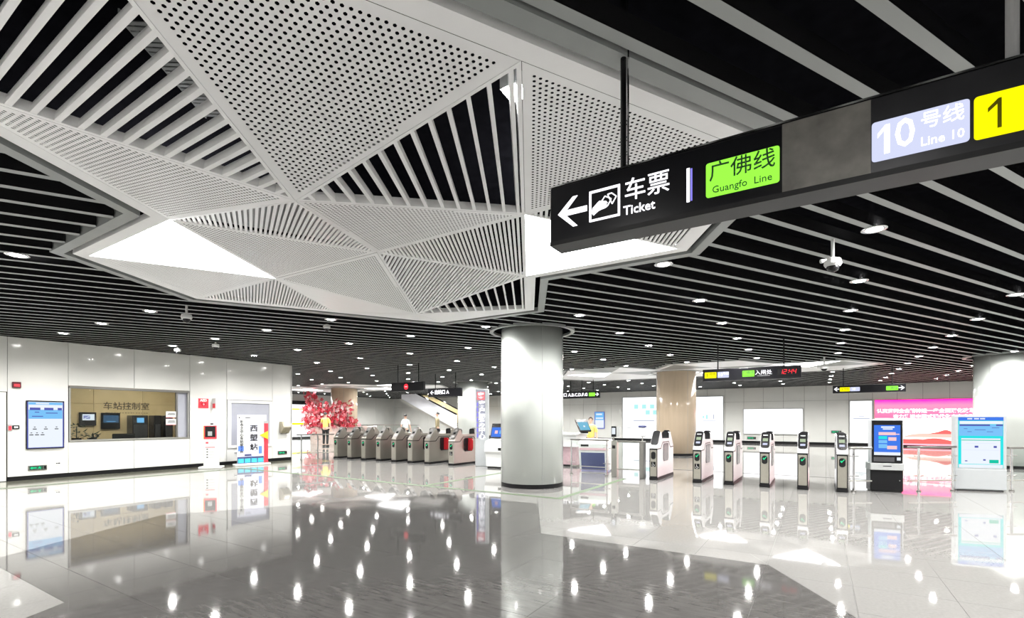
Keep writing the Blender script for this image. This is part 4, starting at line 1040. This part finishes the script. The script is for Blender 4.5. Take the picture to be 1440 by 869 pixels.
# large near sign
X0 = -1.297
t = hang('large black lit sign with white ticket lettering hanging close overhead', X0, 1.95, 2.48, 2.445, 2.765, [-0.888], 0.14, top=4.4)
obj('rod', tube(bmesh.new(), [(0.615 - X0, 0.07, 0.32), (0.615 - X0, 0.07, 1.955)], 0.02, 12), mat('rod_silver', (0.55, 0.55, 0.56), 0.25, 0.3, noise=0.03), t)
obj('rod', tube(bmesh.new(), [(-0.863 - X0, 0.07, 0.32), (-0.863 - X0, 0.07, 1.955)], 0.006, 8), M_chrome, t)
obj('top_trim', B((0.0, 3.247, -0.002, 0.14, 0.318, 0.326)), M_chrome, t)
def bx(x): return x - X0
def bz(z): return z - 2.445
arrow(bx(-1.243), bx(-1.068), bz(2.60), 0.165, 0.0, G_white, t)
ib = obj('pictogram_frame', B((bx(-1.054), bx(-0.882), -0.004, 0, bz(2.519), bz(2.530)), (bx(-1.054), bx(-0.882), -0.004, 0, bz(2.672), bz(2.684)), (bx(-1.054), bx(-1.043), -0.004, 0, bz(2.530), bz(2.672)), (bx(-0.893), bx(-0.882), -0.004, 0, bz(2.530), bz(2.672))), G_white, t)
hand = [(-1.040, 2.563), (-1.036, 2.590), (-1.015, 2.607), (-0.996, 2.622), (-0.975, 2.616), (-0.957, 2.612), (-0.950, 2.602), (-0.962, 2.596), (-0.948, 2.588), (-0.955, 2.580), (-0.968, 2.576), (-0.985, 2.574), (-1.000, 2.570), (-1.018, 2.560), (-1.030, 2.551)]
obj('pictogram_hand', prism_xz(bmesh.new(), [(bx(a), bz(b)) for a, b in hand[::-1]], -0.004, 0), G_white, t)
bm = bmesh.new()
for pts in ([(-0.985, 2.615), (-0.965, 2.640), (-0.930, 2.618), (-0.950, 2.585)], [(-0.950, 2.645), (-0.928, 2.648), (-0.902, 2.625), (-0.925, 2.590)]):
    for a, b in zip(pts, pts[1:] + pts[:1]):
        tube(bm, [(bx(a[0]), -0.002, bz(a[1])), (bx(b[0]), -0.002, bz(b[1]))], 0.003, 5)
obj('pictogram_ticket', bm, G_white, t)
txt('车票', 0.122, G_white, t, (bx(-0.742), -0.002, bz(2.632)), bold=0.0, name='lettering', xs=0.98)
txt('Ticket', 0.066, G_white, t, (bx(-0.864), -0.002, bz(2.535)), align='LEFT', bold=0.0004, xs=0.98)
obj('divider', B((bx(-0.545), bx(-0.531), -0.004, 0, bz(2.508), bz(2.672))), G_white, t)
obj('divider_glow', B((bx(-0.527), bx(-0.519), -0.002, 0, bz(2.512), bz(2.668))), G_violet, t)
gb = badge('green_line_badge', bx(-0.456), bx(-0.147), bz(2.506), bz(2.669), 0.012, 0, G_green, t)
txt('广佛线', 0.094, INK_GREEN, gb, (bx(-0.302), -0.005, bz(2.616)), bold=0.0004)
txt('Guangfo  Line', 0.046, INK_GREEN, gb, (bx(-0.302), -0.005, bz(2.536)), xs=0.98)
obj('metal_plate', B((bx(-0.137), bx(0.181), -0.003, 0, 0.012, 0.312)), mat('scuffed_plate', (0.17, 0.163, 0.15), 0.5, 0.1, noise=0.3, scale=9), t)
obj('satin_panel', B((bx(0.182), bx(1.95), -0.0015, 0, 0.012, 0.312)), mat('satin_black', (0.022, 0.022, 0.025), 0.30, 0.3, noise=0.2), t)
lb = badge('lilac_line_badge', bx(0.184), bx(0.482), bz(2.498), bz(2.658), 0.012, -0.0015, G_lilac, t)
obj('numeral', one_shape(bx(0.196), bz(2.522), 0.115, 0.018), G_white, lb); txt('0', 0.158, G_white, lb, (bx(0.290), -0.007, bz(2.582)), bold=0.001, xs=0.86)
txt('号线', 0.070, G_white, lb, (bx(0.402), -0.007, bz(2.611)), bold=0.0, xs=0.95)
txt('Line 10', 0.048, G_white, lb, (bx(0.402), -0.007, bz(2.533)), bold=0.0, xs=0.92)
yb = badge('yellow_line_badge', bx(0.494), bx(0.80), bz(2.495), bz(2.655), 0.012, -0.0015, G_yellow, t)
obj('numeral', one_shape(bx(0.525), bz(2.522), 0.108, 0.011), INK_OLIVE, yb)
txt('号线', 0.070, INK_OLIVE, yb, (bx(0.70), -0.007, bz(2.611))); txt('Line 1', 0.048, INK_OLIVE, yb, (bx(0.70), -0.007, bz(2.533)))
# sign with the clock over the right-hand gates
t = hang('black hanging sign with yellow and green badges and a red digital clock', -2.55, -0.345, 13.4, 2.442, 2.74, [-2.188, -0.709])
def s2(x): return x + 2.55
b_ = badge('yellow_line_badge', s2(-2.497), s2(-2.214), 0.07, 0.222, 0.015, 0, G_yellow, t)
txt('1', 0.12, INK_OLIVE, b_, (s2(-2.44), -0.006, 0.146), bold=0.002); txt('号线', 0.075, INK_OLIVE, b_, (s2(-2.31), -0.006, 0.17)); txt('Line 1', 0.04, INK_OLIVE, b_, (s2(-2.31), -0.006, 0.10))
b_ = badge('lilac_line_badge', s2(-2.19), s2(-1.92), 0.07, 0.222, 0.015, 0, G_lilac, t)
txt('10', 0.12, G_white, b_, (s2(-2.12), -0.006, 0.146)); txt('号线', 0.07, G_white, b_, (s2(-1.99), -0.006, 0.17))
b_ = badge('green_line_badge', s2(-1.61), s2(-1.34), 0.07, 0.222, 0.015, 0, G_green, t)
txt('广佛线', 0.085, INK_GREEN, b_, (s2(-1.475), -0.006, 0.165)); txt('Guangfo Line', 0.04, INK_GREEN, b_, (s2(-1.475), -0.006, 0.10))
txt('入闸处', 0.125, G_white, t, (s2(-1.14), -0.002, 0.155))
rects('text_or_ghost_line', [(s2(-1.28), s2(-1.0), 0.075, 0.085)], 0, mat('sign_dim', (0.3, 0.3, 0.32), 0.4, noise=0.1), t)
obj('clock_window', B((s2(-0.84), s2(-0.42), -0.003, 0, 0.05, 0.25)), M_plastic_b, t)
SEG = {'1': 'bc', '2': 'abged', '4': 'fgbc'}
bm = bmesh.new(); xx = s2(-0.79)
for ch in '12:44':
    if ch == ':':
        for z in (0.13, 0.18): box(bm, xx + 0.012, xx + 0.026, -0.006, -0.003, z - 0.007, z + 0.007)
        xx += 0.035; continue
    for s_ in SEG[ch]:
        wv, hv = 0.055, 0.05; x0, x1 = xx, xx + wv; zm = 0.155
        q = {'a': (x0, x1, zm + hv - 0.006, zm + hv + 0.006), 'g': (x0, x1, zm - 0.006, zm + 0.006), 'd': (x0, x1, zm - hv - 0.006, zm - hv + 0.006), 'b': (x1 - 0.006, x1 + 0.006, zm, zm + hv), 'c': (x1 - 0.006, x1 + 0.006, zm - hv, zm), 'f': (x0 - 0.006, x0 + 0.006, zm, zm + hv), 'e': (x0 - 0.006, x0 + 0.006, zm - hv, zm)}[s_]
        vs = box(bm, q[0], q[1], -0.006, -0.003, q[2], q[3])
        for v in vs: v.co.x += (v.co.z - zm) * 0.15
    xx += 0.082
obj('clock_digits', bm, G_red, t)
# sign with arrows both ways further back
t = hang('small black hanging sign with a left and a right arrow before the far wall', 0.457, 2.656, 22.4, 2.465, 2.745, [0.795, 2.271])
arrow(0.04, 0.21, 0.14, 0.15, 0, G_white, t); badge('yellow_line_badge', 0.225, 0.54, 0.05, 0.205, 0.02, 0, G_yellow, t)
b_ = badge('white_line_badge', 0.545, 0.85, 0.05, 0.205, 0.02, 0, G_lilac, t); txt('10', 0.11, G_white, b_, (0.66, -0.006, 0.13))
txt('1', 0.12, INK_OLIVE, t, (0.30, -0.006, 0.13)); txt('号线', 0.08, INK_OLIVE, t, (0.43, -0.006, 0.14))
b_ = badge('green_line_badge', 1.63, 1.98, 0.05, 0.205, 0.02, 0, G_green, t); txt('广佛线', 0.10, INK_GREEN, b_, (1.805, -0.006, 0.13)); arrow(1.99, 2.165, 0.135, 0.15, 0, G_white, t, False)
# exit sign behind the column
t = hang('black hanging exit sign with white letters and green arrow badge right of the white column', -12.4, -9.0, 22.4, 2.52, 2.83, [-11.0, -10.55, -9.95, -9.35])
txt('出站口 A.B.C.D.F.G', 0.21, G_white, t, (2.78, -0.002, 0.155), align='RIGHT', bold=0.006)
badge('exit_badge', 2.85, 3.17, 0.07, 0.25, 0.02, 0, G_greenlamp if False else G_green, t); arrow(3.18, 3.37, 0.16, 0.16, 0, G_white, t, False)
# no-entry sign
t = hang('black hanging sign with a red no-entry disc over the left-hand gates', -12.975, -11.452, 12.6, 2.455, 2.76, [-12.694, -11.713])
bm = bmesh.new(); tube(bm, [(0.728, -0.004, 0.145), (0.728, 0.0, 0.145)], 0.10, 24); obj('red_disc', bm, G_red, t)
obj('white_bar', B((0.665, 0.791, -0.007, -0.004, 0.128, 0.162)), glow('soft_pink', (1, 0.6, 0.6), 1.0), t)
# direction sign before the left column
t = hang('dark hanging sign with white arrow and lettering before the white column', -14.258, -12.481, 16.0, 2.43, 2.77, [-13.9, -12.8])
arrow(0.12, 0.32, 0.17, 0.17, 0, G_white, t); txt('出站口 A', 0.20, G_white, t, (0.36, -0.002, 0.17), align='LEFT', bold=0.006)

# ------------------------------------------------------------------ dome cameras
def dome(label, x, y, drop, rz=0.0, sc=1.0):
    v = SP.dot(Vector((x, y))); k = round((v - 1.595) / PITCH); dv = 1.595 + PITCH * k - v
    x, y = x + SP.x * dv, y + SP.y * dv
    t = thing('dome_camera', label, 'camera', (x, y, H), rz)
    obj('pole', tube(bmesh.new(), [(0, 0, 0.0), (0, 0, -drop)], 0.018 * sc, 10), M_plastic_w, t)
    z = -drop
    obj('housing', lathe(bmesh.new(), [(0.03 * sc, z + 0.02), (0.075 * sc, z), (0.085 * sc, z - 0.05), (0.07 * sc, z - 0.075)], 24), M_plastic_w, t, False)
    obj('dome', lathe(bmesh.new(), [(0.062 * sc, z - 0.076), (0.058 * sc, z - 0.10), (0.04 * sc, z - 0.125), (0.012 * sc, z - 0.137)], 20), M_plastic_b, t, True)
    obj('arm', tube(bmesh.new(), [(-0.07 * sc, 0, z - 0.01), (-0.13 * sc, 0, z - 0.02)], [0.02 * sc, 0.022 * sc], 10), M_plastic_w, t)
dome('white dome camera on a pole between two downlights right of the large sign', 0.11, 6.35, 0.22, R(32))
dome('white dome camera under the corner of the faceted ceiling feature', -9.03, 4.09, 0.16)
dome('white dome camera near the ceiling above the red heart sign', -14.75, 6.5, 0.05)
dome('white dome camera in front of the wall above the display case', -12.75, 6.45, 0.06)
dome('white dome camera hanging before the far ceiling feature', 0.26, 18.0, 0.30, 0, 1.4)
dome('small dome camera beside a downlight at the edge of the ceiling feature', -8.67, 6.6, 0.0, 0, 0.8)

# ------------------------------------------------------------------ escalator
t = thing('escalator', 'escalator with white side panel rising to the left at the far wall', 'escalator', (0, 0, 0))
def slope_panel(y0, y1, x0, z0, x1, z1, h, m, nm):
    bm = bmesh.new(); prism_xz(bm, [(x0, z0), (x0, z0 + h), (x1, z1 + h), (x1, z1)][::-1], y0, y1); return obj(nm, bm, m, t)
slope_panel(27.9, 28.0, -22.2, 0.78, -27.6, 3.05, 1.0, mat('pearl_panel', (0.80, 0.82, 0.88), 0.2, noise=0.04, scale=1.5, coat=0.3), 'side_panel')
slope_panel(27.86, 28.04, -22.2, 1.80, -27.6, 4.05, 0.06, M_plastic_b, 'handrail')
slope_panel(27.85, 29.4, -22.2, 0.60, -27.6, 2.87, 0.18, M_steel, 'truss_edge')
slope_panel(29.3, 29.4, -22.2, 0.78, -27.6, 3.05, 1.0, M_gold, 'side_panel')
slope_panel(29.28, 29.42, -22.2, 1.80, -27.6, 4.05, 0.06, M_plastic_b, 'handrail')
for k in range(16): obj('step', B((-22.3 - 0.33 * k - 0.33, -22.3 - 0.33 * k, 28.05, 29.25, 0.80 + 0.139 * k, 0.92 + 0.139 * k)), M_steel_d, t)
obj('landing', B((-22.2, -20.6, 27.85, 29.4, 0, 0.78)), M_steel, t)
obj('soffit', B((-24.5, -22.2, 27.9, 29.4, 0.0, 0.66)), M_enamel_far, t)
# gold-lined far side of the escalator well
# railing at the back of the paid area
railing('long glass railing far behind the left-hand gates', (-27.5, 23.0), (-21.2, 23.0), [0.02, 0.25, 0.5, 0.75, 0.98], 1.1)

# ------------------------------------------------------------------ red blossom display
t = thing('blossom_display', 'red and pink artificial blossom branches around the beige column', 'flowers', (-24.9, 20.1, 0))
rb = random.Random(5)
bm = lathe(bmesh.new(), [(2.0, 0.0), (2.0, 1.0), (1.9, 1.05), (1.85, 1.05)], 40, -0.6, 0.65, cap=False)
obj('planter', bm, mat('planter_pink', (0.55, 0.42, 0.38), 0.25, noise=0.1), t)
tipsets = []
for k in range(13):
    a = R(180 + 13 * k + rb.uniform(-4, 4)); rr = 1.95
    bx_, by_ = -0.6 + rr * math.cos(a), 0.65 + rr * math.sin(a)
    ht = 1.0 + (1.2 if k in (1, 2, 3) else 0.5 if k in (9, 10, 11) else 0.2) + rb.uniform(0, 0.25)
    pts = [(bx_, by_, 0.95), (bx_ + rb.uniform(-.15, .15), by_ - 0.2, 0.95 + ht * 0.5), (bx_ + rb.uniform(-.3, .3), by_ - 0.25, 0.95 + ht * 0.9)]
    obj('branch', tube(bmesh.new(), pts, [0.035, 0.025, 0.012], 6), mat('branch_brown', (0.12, 0.05, 0.04), 0.7, noise=0.2), t)
    tipsets.append(pts)
cols = [mat('petal_red', (0.62, 0.04, 0.07), 0.5, noise=0.2), mat('petal_pink', (0.80, 0.28, 0.32), 0.5, noise=0.1), mat('petal_pale', (0.86, 0.68, 0.68), 0.5, noise=0.05)]
bms = [bmesh.new() for _ in cols]
for pts in tipsets:
    for q in range(60):
        u = rb.uniform(0, 1); p = Vector(pts[0]).lerp(Vector(pts[2]), u) + Vector((rb.gauss(0, .22), rb.gauss(0, .16), rb.gauss(0, .16)))
        b = bms[rb.choices((0, 1, 2), (6, 3, 1))[0]]; r0 = rb.uniform(0.08, 0.15)
        Mq = Matrix.Translation(p) @ Matrix.Rotation(rb.uniform(0, 6.3), 4, 'Z') @ Matrix.Rotation(rb.uniform(0.6, 1.9), 4, 'X')
        for s in range(5):
            a0 = s * 1.2566
            vs = [b.verts.new(Mq @ Vector((x, y, z))) for x, y, z in ((0, 0, 0), (r0 * math.cos(a0 - .5), r0 * math.sin(a0 - .5), 0.03), (1.15 * r0 * math.cos(a0), 1.15 * r0 * math.sin(a0), 0.05), (r0 * math.cos(a0 + .5), r0 * math.sin(a0 + .5), 0.03))]
            b.faces.new(vs)
for b, m in zip(bms, cols): tag(obj('blossoms', b, m, t), kind='stuff')

# ------------------------------------------------------------------ people
SKIN = mat('skin', (0.62, 0.40, 0.30), 0.5, noise=0.05)
HAIR = mat('hair', (0.012, 0.010, 0.010), 0.45, noise=0.2)
def skin_mesh(name, verts, edges, m, parent, sub=1, root=0):
    me = bpy.data.meshes.new(name); me.from_pydata([v[:3] for v in verts], edges, []); me.materials.append(m)
    o = bpy.data.objects.new(name, me); C.objects.link(o); o.parent = parent
    sk = o.modifiers.new('skin', 'SKIN'); sk.use_smooth_shade = True
    for i, v in enumerate(verts):
        r = v[3]; d = me.skin_vertices[0].data[i]; d.radius = r if isinstance(r, tuple) else (r, r); d.use_root = (i == root)
    o.modifiers.new('sub', 'SUBSURF').levels = sub; o.modifiers['sub'].render_levels = sub
    return o
def person(label, loc, rz, shirt, trousers, pose='stand', s=1.0, sleeves=0.55, hold=None):
    t = thing('person', label, 'person', loc, rz); t.scale = (s, s, s)
    V = []; E = []
    def add(p, r, par=None):
        V.append((*p, r)); 
        if par is not None: E.append((par, len(V) - 1))
        return len(V) - 1
    hip = add((0, 0, 0.93), (0.13, 0.10)); waist = add((0, 0, 1.08), (0.12, 0.09), hip); chest = add((0, -0.005, 1.28), (0.15, 0.10), waist)
    sh = add((0, 0.0, 1.40), (0.10, 0.075), chest); neck = add((0, 0.0, 1.48), 0.05, sh); jaw = add((0, -0.015, 1.56), (0.062, 0.07), neck); crown = add((0, 0.0, 1.655), (0.072, 0.085), jaw); add((0, 0.005, 1.70), (0.045, 0.055), crown)
    arms = {}
    step = 0.13 if pose == 'walk' else 0.03
    for sx in (-1, 1):
        a = add((sx * 0.17, 0, 1.385), 0.055, sh)
        if pose == 'reach' and sx == 1: el, wr_ = (0.24, -0.12, 1.20), (0.20, -0.36, 1.18)
        elif pose == 'walk': el, wr_ = (sx * 0.23, 0.05 * sx, 1.13), (sx * 0.25, 0.03 * sx - 0.10, 0.90)
        else: el, wr_ = (sx * 0.225, 0.02, 1.12), (sx * 0.24, -0.06, 0.88)
        e = add(el, 0.042, a); w = add(wr_, 0.028, e); d = (Vector(wr_) - Vector(el)).normalized()
        pm = add(tuple(Vector(wr_) + d * 0.07), (0.034, 0.018), w); arms[sx] = (V[a], V[e], V[w])
        side = d.cross(Vector((1, 0, 0))).normalized()
        for f, (off, ln) in enumerate(((-0.026, 0.065), (-0.009, 0.075), (0.009, 0.07), (0.026, 0.055))):
            b0 = Vector(V[pm][:3]) + side * off + d * 0.02; k1 = add(tuple(b0 + d * ln * 0.5), 0.0085, pm); add(tuple(b0 + d * ln + Vector((-sx * 0.015, 0, 0))), 0.007, k1)
        th = add(tuple(Vector(wr_) + d * 0.045 - side * 0.045), 0.010, w); add(tuple(Vector(wr_) + d * 0.085 - side * 0.055), 0.008, th)
    legs = {}
    for sx in (-1, 1):
        g = add((sx * 0.085, 0, 0.86), 0.085, hip); k_ = add((sx * 0.095, -0.02 - sx * step * 0.6, 0.49), 0.058, g); an = add((sx * 0.10, 0.02 - sx * step * 1.3, 0.09), 0.038, k_)
        add((sx * 0.105, -0.12 - sx * step * 1.3, 0.03), (0.04, 0.028), an); legs[sx] = (V[g], V[k_], V[an])
    skin_mesh('body', V, E, SKIN, t)
    # shirt
    v = [(0, 0, 0.92, (0.155, 0.12)), (0, 0, 1.08, (0.145, 0.112)), (0, -0.005, 1.28, (0.170, 0.118)), (0, 0, 1.405, (0.115, 0.085))]; e = [(0, 1), (1, 2), (2, 3)]
    for sx in (-1, 1):
        a, b, w = arms[sx]; m = Vector(a[:3]).lerp(Vector(b[:3]), min(1, sleeves * 1.6)); v.append((*a[:3], 0.068)); e.append((3, len(v) - 1)); v.append((*m, 0.058)); e.append((len(v) - 2, len(v) - 1))
        if sleeves > 0.8: m2 = Vector(b[:3]).lerp(Vector(w[:3]), 0.9); v.append((*m2, 0.042)); e.append((len(v) - 2, len(v) - 1))
    skin_mesh('shirt', v, e, shirt, t)
    v = [(0, 0, 0.95, (0.15, 0.115))]; e = []
    for sx in (-1, 1):
        g, k_, an = legs[sx]; n0 = len(v); v += [(*g[:3], 0.098), (*k_[:3], 0.073), (an[0], an[1], 0.11, 0.06)]; e += [(0, n0), (n0, n0 + 1), (n0 + 1, n0 + 2)]
    skin_mesh('trousers', v, e, trousers, t)
    for sx in (-1, 1):
        an = legs[sx][2]; obj('shoe', bevel(B((an[0] - 0.05, an[0] + 0.055, an[1] - 0.19, an[1] + 0.06, 0.0, 0.085)), 0.025, 2), M_ink, t)
    bm = bmesh.new(); bmesh.ops.create_uvsphere(bm, u_segments=16, v_segments=10, radius=1)
    bmesh.ops.delete(bm, geom=[q for q in bm.verts if q.co.z < -0.35 or (q.co.y < -0.55 and q.co.z < 0.35)], context='VERTS')
    bm.transform(Matrix.Translation((0, 0.012, 1.655)) @ Matrix.Diagonal((0.086, 0.102, 0.092, 1))); obj('hair', bm, HAIR, t, True)
    bm = bmesh.new(); tube(bm, [(0, -0.085, 1.645), (0, -0.108, 1.605), (0, -0.09, 1.60)], [0.008, 0.014, 0.01], 6); obj('nose', bm, SKIN, t, True)
    for sx in (-1, 1):
        bm = bmesh.new(); bmesh.ops.create_uvsphere(bm, u_segments=8, v_segments=6, radius=0.010); bm.transform(Matrix.Translation((sx * 0.030, -0.085, 1.635))); obj('eye', bm, M_ink, t)
        bm = bmesh.new(); bmesh.ops.create_uvsphere(bm, u_segments=8, v_segments=6, radius=1); bm.transform(Matrix.Translation((sx * 0.080, 0.01, 1.62)) @ Matrix.Diagonal((0.012, 0.02, 0.032, 1))); obj('ear', bm, SKIN, t)
    obj('mouth', B((-0.022, 0.022, -0.090, -0.080, 1.562, 1.570)), mat('lips', (0.45, 0.16, 0.15), 0.5, noise=0.05), t)
    return t
yel = mat('yellow_cloth', (0.80, 0.66, 0.16), 0.8, noise=0.06); whi = mat('white_cloth', (0.72, 0.76, 0.76), 0.8, noise=0.03); oli = mat('khaki_cloth', (0.26, 0.22, 0.13), 0.8, noise=0.08); blk = mat('black_cloth', (0.012, 0.012, 0.014), 0.8, noise=0.2)
person('person in a yellow top and black trousers standing before the blossom', (-22.4, 17.0, 0), R(215), yel, blk, 'reach', 1.06)
person('person in a white shirt walking behind the left-hand gates', (-18.9, 19.4, 0), R(200), whi, blk, 'walk')
person('person in a khaki shirt standing behind the gates by the white column', (-17.0, 19.8, 0), R(-60), oli, blk, 'stand', 1.06, 0.9)
person('staff person with black hair in a yellow shirt behind the tilted monitor', (-6.27, 14.85, 0), R(10), yel, blk, 'stand', 0.88)
